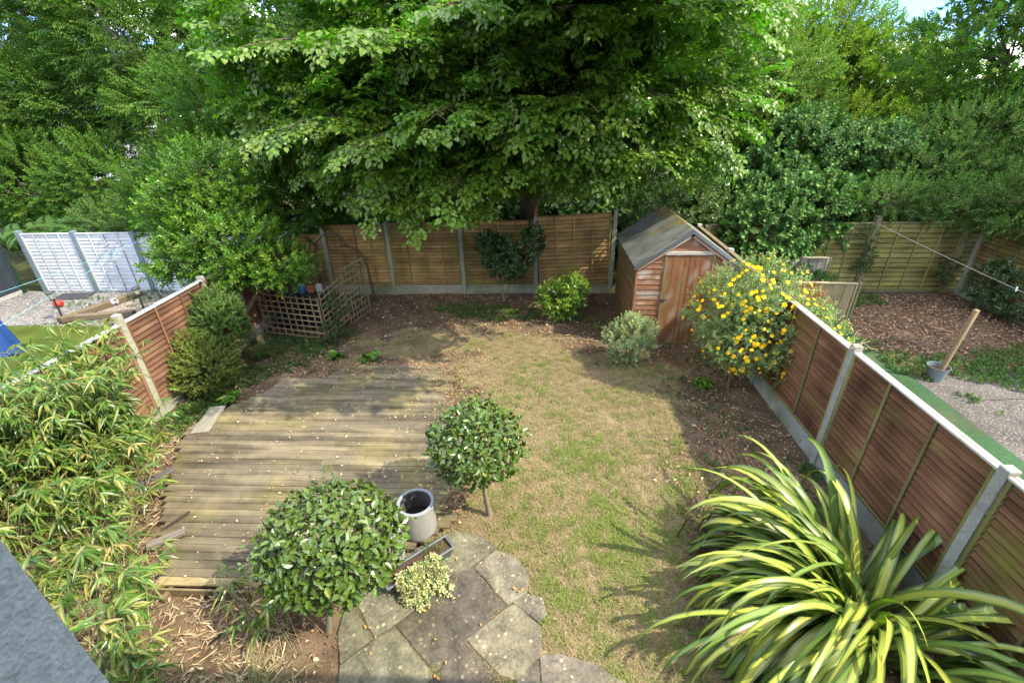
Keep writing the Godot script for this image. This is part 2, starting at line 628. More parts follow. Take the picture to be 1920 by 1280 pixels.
# places for sprigs on the shell of a few ellipsoids: [centre, radii, count]
func shell(blobs: Array, size: float, clump: float, upw: float, xs: Array, cols: Array, thick := 0.45, lowest := 0.05) -> void:
	for b in blobs:
		var ctr: Vector3 = b[0]
		var rad: Vector3 = b[1]
		var n: int = b[2]
		var tries := 0
		while n > 0 and tries < 400000:
			tries += 1
			var d := Vector3(R.randfn(), R.randfn(), R.randfn()).normalized()
			var k := 1.0 - thick * pow(R.randf(), 1.8)
			var bump := wob.get_noise_3dv((ctr + d * rad) * clump)
			k *= 1.0 + 0.32 * bump
			var p := ctr + d * rad * k
			if p.y < lowest:
				continue
			var den := wob.get_noise_3dv(p * clump * 1.9 + Vector3(91, 7, 33))
			if den < -0.12 and R.randf() < 0.8:
				continue
			var nrm := (d / rad).normalized()
			var dir := (nrm + Vector3(rf(-0.6, 0.6), rf(-0.6, 0.6) + upw, rf(-0.6, 0.6))).normalized()
			xs.append(aim(p, dir, (Vector3.UP + nrm * 0.4 + Vector3(rf(-0.5, 0.5), 0, rf(-0.5, 0.5))).normalized(), size * rf(0.75, 1.3)))
			cols.append(shade(rf(0.75, 1.25) * (1.0 + 0.25 * den), rf(-0.12, 0.16)))
			n -= 1


func limb(mb: MB, a: Vector3, b: Vector3, r0: float, r1: float, sag: float, sides := 6, col := Color(0.15, 0.12, 0.085)) -> Array:
	var pts := []
	var rad := []
	var n := 7
	var j := Vector3(rf(-1, 1), rf(-1, 1), rf(-1, 1)) * (b - a).length() * 0.04
	for i in n:
		var t := float(i) / (n - 1)
		pts.append(a.lerp(b, t) + Vector3(0, sin(t * PI) * sag, 0) + j * sin(t * TAU))
		rad.append(lerpf(r0, r1, pow(t, 0.8)))
	mb.tube(pts, rad, sides, col, false)
	return pts


# a shrub or a tree whose crown is a set of ellipsoids; stems run from the base into each of them
func leafy(called: String, label: String, cat: String, at: Vector3, blobs: Array, meshes: Array, o := {}) -> Node3D:
	var root := thing(called, label, cat, at, 0.0, o.get("group", ""))
	var mb := MB.new()
	mb.us = 1.5
	var r0: float = o.get("stem", 0.03)
	var fork: Vector3 = o.get("fork", Vector3.ZERO)
	var bark: Color = o.get("bark", Color(0.14, 0.11, 0.08))
	if fork != Vector3.ZERO:
		limb(mb, Vector3.ZERO, fork, r0 * 1.5, r0, 0.0, 8, bark)
	for b in blobs:
		limb(mb, fork, b[0], r0, r0 * 0.35, 0.1 * b[1].y, 6, bark)
		for k in o.get("twigs", 4):
			var d := Vector3(R.randfn(), absf(R.randfn()) * 0.6, R.randfn()).normalized()
			limb(mb, b[0].lerp(fork, 0.15), b[0] + d * b[1] * 0.85, r0 * 0.35, r0 * 0.1, 0.05, 4, bark)
	part(o.get("stem_name", "trunk"), mb.mesh(M.bark), root)
	var xs := []
	var cols := []
	shell(blobs, o.get("size", 1.0), o.get("clump", 60.0), o.get("up", 0.3), xs, cols, o.get("thick", 0.45), o.get("lowest", 0.04) - at.y)
	scatter_mix(o.get("leaf_name", "crown"), meshes, xs, cols, root)
	return root


# ---------------------------------------------------------------- ground
var LAWN := PackedVector2Array([Vector2(-1.6, -8.3), Vector2(-3.6, -7.9), Vector2(-4.1, -8.5), Vector2(-3.8, -9.3), Vector2(-2.67, -9.8), Vector2(-0.72, -9.9), Vector2(0.7, -9.5), Vector2(1.3, -8.4), Vector2(2.4, -8.5), Vector2(2.9, -7.9), Vector2(2.75, -7.0), Vector2(2.5, -5.8), Vector2(2.3, -4.78), Vector2(2.0, -3.9), Vector2(2.3, -3.0), Vector2(2.6, -0.6), Vector2(-1.2, -0.6), Vector2(-1.6, -4.0)])
var PATIO := []
var DECK_L := [[-3.1, -4.08], [-3.5, -4.32], [-4.15, -4.85], [-5.0, -5.3], [-5.8, -5.66], [-6.4, -5.35], [-6.85, -4.95], [-7.4, -4.75], [-7.42, -3.95], [-8.0, -3.9]]
var DECK_R := [[-3.1, -2.3], [-3.5, -1.85], [-3.75, -1.3], [-4.1, -1.0], [-4.6, -0.9], [-6.9, -1.5], [-8.0, -1.62]]


func along(list: Array, z: float) -> float:
	for i in list.size() - 1:
		if z <= list[i][0] and z >= list[i + 1][0]:
			return lerpf(list[i][1], list[i + 1][1], (list[i][0] - z) / maxf(list[i][0] - list[i + 1][0], 0.001))
	return list[0][1] if z > list[0][0] else list[-1][1]


func on_deck(x: float, z: float, pad := 0.0) -> bool:
	return z < -3.12 + pad and z > -7.92 - pad and x > along(DECK_L, z) - pad and x < along(DECK_R, z) + pad


func on_patio(x: float, z: float) -> bool:
	for p in PATIO:
		if Geometry2D.is_point_in_polygon(Vector2(x, z), p):
			return true
	return false


func lawnness(x: float, z: float) -> float:
	var q := Vector2(x + wob.get_noise_2d(x * 110, z * 110) * 1.0, z + wob.get_noise_2d(x * 110 + 500, z * 110) * 1.0)
	if not Geometry2D.is_point_in_polygon(q, LAWN):
		return 0.0
	var e := 9.0
	for i in LAWN.size():
		e = minf(e, q.distance_to(Geometry2D.get_closest_point_to_segment(q, LAWN[i], LAWN[(i + 1) % LAWN.size()])))
	return clampf(e / 0.9, 0, 1)


func greenness(x: float, z: float) -> float:
	var k := wob.get_noise_2d(x * 70 + 40, z * 70) * 0.75 + fine.get_noise_2d(x * 420, z * 420) * 1.0
	k += 0.65 * exp(-Vector2((x - 0.85) / 0.6, (z + 3.5) / 1.0).length_squared()) + 0.4 * exp(-Vector2((x - 0.9) / 0.8, (z + 5.6) / 0.7).length_squared()) + 0.3 * exp(-Vector2((x - 1.8) / 0.6, (z + 4.4) / 1.2).length_squared())
	k -= 0.25 * clampf((-z - 7.5) / 2.0, 0, 1)
	return clampf(k - 0.09, 0, 1)


func sheet(poly: Array, y: float, col: Color, m: Material, us := 1.0, st = null, step := 0.4) -> ArrayMesh:
	# a flat sheet cut into cells that follow its outline
	var mb := MB.new()
	var pp := PackedVector2Array(poly)
	var lo := pp[0]
	var hi := pp[0]
	for p in pp:
		lo = lo.min(p)
		hi = hi.max(p)
	var nx := int(ceil((hi.x - lo.x) / step))
	var nz := int(ceil((hi.y - lo.y) / step))
	for i in nx:
		for j in nz:
			var a := lo + Vector2(i, j) * step
			var cell := PackedVector2Array([a, a + Vector2(step, 0), a + Vector2(step, step), a + Vector2(0, step)])
			for part_ in Geometry2D.intersect_polygons(cell, pp):
				for k in range(1, part_.size() - 1):
					var t := [part_[0], part_[k], part_[k + 1]]
					var v3 := []
					for q in t:
						v3.append(Vector3(q.x, y, q.y))
					mb.stain = st
					mb.tri(v3[0], v3[1], v3[2], col, Vector3.UP, t[0] * us, t[1] * us, t[2] * us)
	return mb.mesh(m)


func grounds() -> void:
	var far := MB.new()
	far.quad(Vector3(-300, -0.03, -300), Vector3(300, -0.03, -300), Vector3(300, -0.03, 300), Vector3(-300, -0.03, 300), Color(0.07, 0.075, 0.03), Vector3.UP, [Vector2(-300, -300), Vector2(300, -300), Vector2(300, 300), Vector2(-300, 300)])
	struct("ground", far.mesh(M.soil))
	# lawn and beds: one grid of small cells, each cell given to one of the two sheets
	var lawn := MB.new()
	var bed := MB.new()
	var s := 0.09
	var nx := int((3.97 + 6.45) / s)
	var nz := int(11.6 / s)
	var hs := func(x: float, z: float) -> float: return 0.03 * wob.get_noise_2d(x * 60 + 9, z * 60) + 0.012 * fine.get_noise_2d(x * 400, z * 400) - 0.01 + 0.05 * clampf((-9.8 - z) / 1.5, 0, 1)
	for i in nx + 1:
		for j in nz + 1:
			var x := -6.45 + i * s
			var z := -11.85 + j * s
			var lw := lawnness(x + s / 2, z + s / 2)
			var target := lawn if lw > 0.02 else bed
			var P := []
			var C := []
			for k in [[0, 0], [1, 0], [1, 1], [0, 1]]:
				var px: float = x + k[0] * s
				var pz: float = z + k[1] * s
				P.append(Vector3(px, hs.call(px, pz), pz))
				var g := greenness(px, pz)
				var w := lawnness(px, pz)
				var soil := Color(0.2, 0.14, 0.092) * (1.0 + wob.get_noise_2d(px * 200, pz * 200) * 0.6)
				var grass := Color(0.45, 0.36, 0.215).lerp(Color(0.22, 0.24, 0.07), g)
				grass = grass * (1.0 + 0.4 * fine.get_noise_2d(px * 500 + 77, pz * 500))
				C.append(soil.lerp(grass, smoothstep(0.0, 0.8, w)))
			var t := []
			for k in 4:
				t.append(Vector2(P[k].x, P[k].z) * 0.9)
			for q in [[0, 1, 2], [0, 2, 3]]:
				for k in q:
					target.put(P[k], Vector3.UP, t[k], C[k])
	# clockwise seen from above
	for mb in [lawn, bed]:
		var a: Vector3 = mb.v[0]
		if (mb.v[2] - a).cross(mb.v[1] - a).y < 0:
			for i in range(0, mb.v.size(), 3):
				var v1 = mb.v[i + 1]
				mb.v[i + 1] = mb.v[i + 2]
				mb.v[i + 2] = v1
				var u1 = mb.uv[i + 1]
				mb.uv[i + 1] = mb.uv[i + 2]
				mb.uv[i + 2] = u1
				var c1 = mb.c[i + 1]
				mb.c[i + 1] = mb.c[i + 2]
				mb.c[i + 2] = c1
	struct("lawn", lawn.mesh(M.thatch))
	struct("soil_bed", bed.mesh(M.soil))
	var mott := func(p: Vector3, col: Color) -> Color: return col * (1.0 + 0.5 * wob.get_noise_2d(p.x * 90, p.z * 90) + 0.3 * fine.get_noise_2d(p.x * 300, p.z * 300))
	# the neighbours' plots
	struct("gravel_yard", sheet([Vector2(-15.2, -12.3), Vector2(-6.5, -12.3), Vector2(-6.5, -10.2), Vector2(-10.3, -10.4), Vector2(-15.2, -9.6)], -0.012, Color(0.27, 0.26, 0.25), M.gravel, 0.6, mott))
	struct("gravel_bed", sheet([Vector2(-11.8, -10.2), Vector2(-10.4, -10.6), Vector2(-7.0, -10.6), Vector2(-7.0, -12.2), Vector2(-11.2, -12.0)], -0.006, Color(0.36, 0.3, 0.21), M.gravel, 0.6, mott))
	struct("side_lawn", sheet([Vector2(-15.2, -9.6), Vector2(-10.3, -10.4), Vector2(-6.5, -10.2), Vector2(-6.5, 0), Vector2(-15.2, 0)], -0.016, Color(0.1, 0.14, 0.03), M.thatch, 0.9, mott))
	struct("artificial_turf", sheet([Vector2(4.03, -10.6), Vector2(6.92, -10.3), Vector2(6.86, -2.0), Vector2(4.03, -2.0)], 0.012, Color(0.07, 0.15, 0.07), M.thatch, 1.4, func(p: Vector3, col: Color) -> Color: return col.lerp(Color(0.16, 0.14, 0.09), clampf(fine.get_noise_2d(p.x * 200, p.z * 200) * 1.2 + wob.get_noise_2d(p.x * 60, p.z * 60) - 0.1, 0, 0.6)) * (1.0 + 0.5 * wob.get_noise_2d(p.x * 90, p.z * 90))))
	struct("gravel_path", sheet([Vector2(6.9, -7.7), Vector2(10.75, -8.0), Vector2(10.75, -2.0), Vector2(6.84, -2.0)], 0.0, Color(0.17, 0.155, 0.14), M.gravel, 0.6, mott))
	struct("neighbour_soil_bed", sheet([Vector2(4.03, -11.9), Vector2(10.75, -11.9), Vector2(10.75, -7.6), Vector2(6.4, -7.4), Vector2(4.03, -10.0)], -0.004, Color(0.17, 0.12, 0.085), M.soil, 0.9, mott))


func lawn_grass() -> void:
	var tufts := []
	for k in 4:
		var mb := MB.new()
		for i in 8:
			var a := rf(0, TAU)
			var d := Vector3(cos(a), 0, sin(a))
			var h := rf(0.018, 0.042)
			var p := d * rf(0.0, 0.03)
			var lean := rf(0.3, 1.6)
			var w := rf(0.0016, 0.003)
			mb.blade([p, p + d * h * lean * 0.35 + Vector3(0, h * 0.7, 0), p + d * h * lean + Vector3(0, h * (1.0 - lean * 0.25), 0)], [w, w * 0.8, 0.0], d.cross(Vector3.UP).cross(Vector3.UP) + Vector3(0.1, 0.3, 0.2), Color(1, 1, 1) * rf(0.75, 1.15))
		tufts.append(mb.mesh(M.grass, false))
	var xs := []
	var cols := []
	while xs.size() < 60000:
		var x := rf(-4.2, 3.4)
		var z := -0.9 - 9.3 * pow(R.randf(), 1.15)
		var w := lawnness(x, z)
		if w < R.randf() * 0.8 or on_deck(x, z, -0.03) or on_patio(x, z):
			continue
		var g := greenness(x, z)
		if R.randf() > 0.45 + g:
			continue
		var tan := mixcol(Color(0.46, 0.37, 0.21), Color(0.34, 0.26, 0.14))
		var grn := mixcol(Color(0.15, 0.22, 0.04), Color(0.26, 0.3, 0.08))
		var s := rf(0.7, 1.3) * (1.0 + g * 0.4)
		xs.append(Transform3D(Basis(Vector3.UP, rf(0, TAU)).scaled(Vector3(s, s * rf(0.6, 1.1), s)), Vector3(x, -0.004, z)))
		cols.append(grn if R.randf() < g * 1.15 else tan)
	var root := thing("grass", "short dry lawn grass, tan with green patches", "grass")
	root.set_meta("kind", "stuff")
	scatter_mix("blades", tufts, xs, cols, root)


func curled(a: Color, b: Color, L: float) -> Array:
	var out := []
	for k in 3:
		var mb := MB.new()
		mb.leaf(Vector3(0, 0.006, -L * 0.5), Vector3(rf(-0.2, 0.2), rf(0.0, 0.25), 1).normalized(), Vector3(rf(-0.4, 0.4), 1, 0).normalized(), L, L * rf(0.4, 0.6), mixcol(a, b), rf(-0.2, 0.4), rf(0.2, 0.9))
		out.append(mb.mesh(M.litter, false))
	return out


func leaf_litter() -> void:
	var meshes := curled(Color(0.25, 0.175, 0.11), Color(0.14, 0.095, 0.06), 0.055)
	var xs := []
	var cols := []
	while xs.size() < 13000:
		var x := rf(-6.4, 3.9)
		var z := rf(-11.8, -1.2)
		var w := lawnness(x, z)
		if w > R.randf() * 0.7 or on_deck(x, z) or on_patio(x, z) or (w > 0.5 and R.randf() < (0.93 if z > -7.5 and x < 1.6 else 0.6)):
			continue
		var dense := 0.45 + wob.get_noise_2d(x * 80, z * 80 + 300)
		if R.randf() > dense + 0.3:
			continue
		var s := rf(0.5, 1.25)
		xs.append(Transform3D(Basis.from_euler(Vector3(rf(-0.5, 0.5), rf(0, TAU), rf(-0.5, 0.5))).scaled(Vector3(s, s, s)), Vector3(x, 0.008 + 0.03 * wob.get_noise_2d(x * 60 + 9, z * 60) + 0.05 * clampf((-9.8 - z) / 1.5, 0, 1), z)))
		cols.append(shade(rf(0.5, 1.5), rf(0.0, 0.25)) if R.randf() < 0.85 else Color(2.8, 3.4, 3.6) * rf(0.6, 1.0))
	var heap := 0
	while heap < 1500:
		# drifts of leaves over the back and right edges of the deck
		var x := rf(-5.2, -0.85)
		var z := rf(-7.95, -4.2)
		var edge := minf(z + 7.95, (along(DECK_R, z) - x) * 1.3) if x < along(DECK_R, z) else 9.0
		if not on_deck(x, z, 0.02) or R.randf() > exp(-edge * 4.5) * (0.6 + wob.get_noise_2d(x * 150, z * 150)):
			continue
		xs.append(Transform3D(Basis.from_euler(Vector3(rf(-0.4, 0.4), rf(0, TAU), rf(-0.4, 0.4))).scaled(Vector3.ONE * rf(0.4, 1.1)), Vector3(x, 0.128, z)))
		cols.append(shade(rf(0.6, 1.5), rf(0.0, 0.2)))
		heap += 1
	while xs.size() < 20000:
		var x := rf(6.3, 10.6)
		var z := rf(-11.7, -8.0)
		if x < 6.9 and z > -10.2:
			continue
		xs.append(Transform3D(Basis.from_euler(Vector3(rf(-0.5, 0.5), rf(0, TAU), rf(-0.5, 0.5))).scaled(Vector3.ONE * rf(0.6, 1.4)), Vector3(x, 0.012, z)))
		cols.append(shade(rf(0.6, 1.7), rf(0.0, 0.2)))
	var root := thing("leaf_litter", "brown dead leaves strewn over the bare soil beds", "fallen leaves")
	root.set_meta("kind", "stuff")
	scatter_mix("dead_leaves", meshes, xs, cols, root)
	# pale bits lying on the deck and the paving
	var pale := curled(Color(0.5, 0.44, 0.33), Color(0.38, 0.28, 0.17), 0.05)
	xs = []
	cols = []
	while xs.size() < 800:
		var x := rf(-5.6, -0.9)
		var z := rf(-7.8, -3.1)
		if not on_deck(x, z, -0.08) or R.randf() > 0.35 + wob.get_noise_2d(x * 130, z * 130):
			continue
		xs.append(Transform3D(Basis.from_euler(Vector3(rf(-0.3, 0.3), rf(0, TAU), rf(-0.3, 0.3))).scaled(Vector3.ONE * (0.2 + 0.9 * pow(R.randf(), 2.5))), Vector3(x, 0.131, z)))
		cols.append(shade(rf(0.6, 1.25), rf(-0.05, 0.15)))
	for k in 26:
		var p := Vector2(rf(-1.9, -0.1), rf(-3.8, -2.2))
		xs.append(Transform3D(Basis(Vector3.UP, rf(0, TAU)).scaled(Vector3.ONE * rf(0.5, 1.2)), Vector3(p.x, 0.045, p.y)))
		cols.append(Color(1.0, 0.7, 0.3))
	root = thing("deck_litter", "pale fallen petals and leaf bits scattered on the timber deck", "fallen leaves")
	root.set_meta("kind", "stuff")
	scatter_mix("petals", pale, xs, cols, root)


func straw() -> void:
	var forms := []
	for k in 3:
		var mb := MB.new()
		var q := Vector3(0, 0.004, -0.5)
		mb.blade([q, Vector3(rf(-0.06, 0.06), 0.02, 0), Vector3(rf(-0.1, 0.1), 0.006, 0.5)], [0.03, 0.05, 0.0], Vector3(rf(-0.3, 0.3), 1, 0).normalized(), Color(1, 1, 1))
		forms.append(mb.mesh(M.litter, false))
	var xs := []
	var cols := []
	for q in [[-3.3, -2.3, 0.9, 700], [-4.6, -3.2, 0.6, 420], [-5.3, -4.4, 0.6, 420], [-5.7, -5.5, 0.45, 260], [-2.6, -1.9, 0.6, 360], [-4.3, -7.95, 0.8, 160], [0.9, -9.6, 0.9, 120], [3.2, -6.5, 0.8, 120]]:
		for i in q[3]:
			var a := rf(0, TAU)
			var r: float = q[2] * sqrt(R.randf())
			var x: float = q[0] + cos(a) * r
			var z: float = q[1] + sin(a) * r
			if on_deck(x, z) or on_patio(x, z):
				continue
			var s := rf(0.05, 0.16)
			xs.append(Transform3D(Basis.from_euler(Vector3(rf(-0.15, 0.15), rf(0, TAU), rf(-0.4, 0.4))).scaled(Vector3(s, s, s)), Vector3(x, 0.012 + 0.03 * R.randf(), z)))
			cols.append(mixcol(Color(0.5, 0.4, 0.25), Color(0.26, 0.19, 0.11)) * rf(0.7, 1.2))
	var root := thing("straw_litter", "pale dry bamboo leaves and straw lying on the soil", "fallen leaves")
	root.set_meta("kind", "stuff")
	scatter_mix("straw", forms, xs, cols, root)


func pebbles() -> void:
	var forms := []
	for k in 3:
		var mb := MB.new()
		var top := Vector3(rf(-0.2, 0.2), 0.55, rf(-0.2, 0.2))
		for i in 6:
			var a := TAU * i / 6
			var b := TAU * (i + 1) / 6
			mb.tri(top, Vector3(cos(a), 0, sin(a) * 0.8), Vector3(cos(b), 0, sin(b) * 0.8), Color(1, 1, 1), Vector3.UP)
		forms.append(mb.mesh(M.litter, false))
	for area in [["grey gravel stones spread over the yard by the white fence", -15.0, -7.0, -12.2, -9.9, 9000, Color(0.28, 0.275, 0.265), Color(0.15, 0.145, 0.14)], ["brown grey gravel stones on the neighbour's path beside the turf", 6.95, 10.6, -7.7, -4.0, 9000, Color(0.23, 0.21, 0.19), Color(0.1, 0.09, 0.08)]]:
		var xs := []
		var cols := []
		for i in area[5]:
			var x := rf(area[1], area[2])
			var z := rf(area[3], area[4])
			var s := rf(0.01, 0.028)
			xs.append(Transform3D(Basis.from_euler(Vector3(rf(-0.4, 0.4), rf(0, TAU), rf(-0.4, 0.4))).scaled(Vector3(s, s, s)), Vector3(x, -0.004, z)))
			cols.append(mixcol(area[6], area[7]) * rf(0.7, 1.25))
		var root := thing("gravel_stones", area[0], "gravel")
		root.set_meta("kind", "stuff")
		scatter_mix("stones", forms, xs, cols, root)


# small green weeds: one scatter per patch that reads as a mass
func weeds(label: String, spots: Array, meshes: Array, up := 0.6) -> void:
	var xs := []
	var cols := []
	for q in spots:
		for k in q[3]:
			var a := rf(0, TAU)
			var r: float = q[2] * sqrt(R.randf())
			var p := Vector3(q[0] + cos(a) * r, rf(0.0, 0.04), q[1] + sin(a) * r)
			xs.append(aim(p, Vector3(rf(-1, 1), up + R.randf(), rf(-1, 1)), Vector3.UP, rf(0.6, 1.3)))
			cols.append(shade(rf(0.7, 1.3), rf(-0.1, 0.1)))
	var root := thing("ground_cover", label, "weeds")
	root.set_meta("kind", "stuff")
	scatter_mix("leaves", meshes, xs, cols, root)


func deck() -> void:
	var root := thing("timber_deck", "weathered grooved timber deck, mossy and strewn with pale bits", "deck")
	var z := -3.18
	var row := 0
	while z > -7.92:
		var l := along(DECK_L, z) + rf(-0.05, 0.05)
		var r := along(DECK_R, z) + rf(-0.04, 0.04)
		var cuts := [l]
		var x := l + (1.1 if row % 2 else 2.0) + rf(-0.3, 0.4)
		if R.randf() < 0.6:
			while x < r - 0.5:
				cuts.append(x)
				x += rf(1.5, 2.4)
		cuts.append(r)
		for k in cuts.size() - 1:
			var a: float = cuts[k] + 0.003
			var b: float = cuts[k + 1] - 0.003
			var m := MB.new()
			m.uo = Vector2(rf(0, 1), 0)
			var front := row == 0
			var tone := (Color(0.42, 0.33, 0.17) if front else mixcol(Color(0.21, 0.175, 0.115), Color(0.17, 0.145, 0.1))) * rf(0.78, 1.15)
			var st := func(p: Vector3, col: Color) -> Color:
				var w := wob.get_noise_2d(p.x * 75 + 20, p.z * 75)
				var moss := clampf(w * 1.6 + 0.05 + 0.35 * clampf((-p.z - 6.6), 0, 1), 0, 0.75)
				var wet := clampf(wob.get_noise_2d(p.x * 60 + 220, p.z * 160) * 1.3 + 0.1, 0, 0.6)
				var streak := fine.get_noise_2d(p.x * 45, p.z * 900 + 40)
				return col.lerp(Color(0.25, 0.22, 0.035), moss * 0.38).lerp(Color(0.1, 0.09, 0.075), wet * 0.6) * (1.0 + 0.7 * streak + 0.2 * fine.get_noise_2d(p.x * 500, p.z * 500))
			m.stain = st
			var n := maxi(2, int((b - a) / 0.07))
			var hw := 0.0498
			var y1 := 0.12 + rf(-0.002, 0.003)
			var sk := rf(-0.003, 0.003)
			var vv := Vector2(rf(0, 1), 0.0)
			for i in n:
				var xa := lerpf(a, b, float(i) / n)
				var xb := lerpf(a, b, float(i + 1) / n)
				var za := z + sk * (float(i) / n - 0.5)
				var zb := z + sk * (float(i + 1) / n - 0.5)
				var t := [Vector2(xa * 0.9, 0), Vector2(xb * 0.9, 0), Vector2(xb * 0.9, 1), Vector2(xa * 0.9, 1)]
				for q in 4:
					t[q] += vv
				m.quad(Vector3(xa, y1, za - hw + 0.004), Vector3(xb, y1, zb - hw + 0.004), Vector3(xb, y1, zb + hw - 0.004), Vector3(xa, y1, za + hw - 0.004), tone, Vector3.UP, t)
				for s in [-1.0, 1.0]:
					var t2 := [Vector2(xa * 0.5, 0.0), Vector2(xb * 0.5, 0.0), Vector2(xb * 0.5, 0.04), Vector2(xa * 0.5, 0.04)]
					m.quad(Vector3(xa, y1, za + s * (hw - 0.004)), Vector3(xb, y1, zb + s * (hw - 0.004)), Vector3(xb, y1 - 0.004, zb + s * hw), Vector3(xa, y1 - 0.004, za + s * hw), tone, Vector3(0, 1, s), t2)
					m.quad(Vector3(xa, y1 - 0.004, za + s * hw), Vector3(xb, y1 - 0.004, zb + s * hw), Vector3(xb, y1 - 0.03, zb + s * hw), Vector3(xa, y1 - 0.03, za + s * hw), tone * 0.8, Vector3(0, 0, s), t2)
			for s in [[a, -1.0], [b, 1.0]]:
				m.quad(Vector3(s[0], y1 - 0.004, z - hw), Vector3(s[0], y1 - 0.004, z + hw), Vector3(s[0], y1 - 0.03, z + hw), Vector3(s[0], y1 - 0.03, z - hw), tone * 0.8, Vector3(s[1], 0, 0))
			part("plank", m.mesh(M.deck), root)
		z -= 0.106
		row += 1
	for q in [[-4.0, -3.15, -7.0], [-3.45, -3.15, -7.8], [-2.85, -3.15, -7.8], [-2.2, -3.4, -7.8]]:
		var m := MB.new()
		m.grain = 2
		m.box(Vector3(q[0], 0.035, (q[1] + 0.1 + q[2]) * 0.5), Vector3(0.045, 0.1, q[1] - q[2] + 0.22), Color(0.2, 0.15, 0.09), 0.004)
		part("joist", m.mesh(M.wood), root)
	for q in [[Vector3(-3.7, 0.06, -3.09), 1.25], [Vector3(-2.7, 0.06, -3.09), 0.7]]:
		var m := MB.new()
		m.box(q[0], Vector3(q[1], 0.1, 0.025), Color(0.24, 0.19, 0.11), 0.003)
		part("fascia_board", m.mesh(M.wood), root)


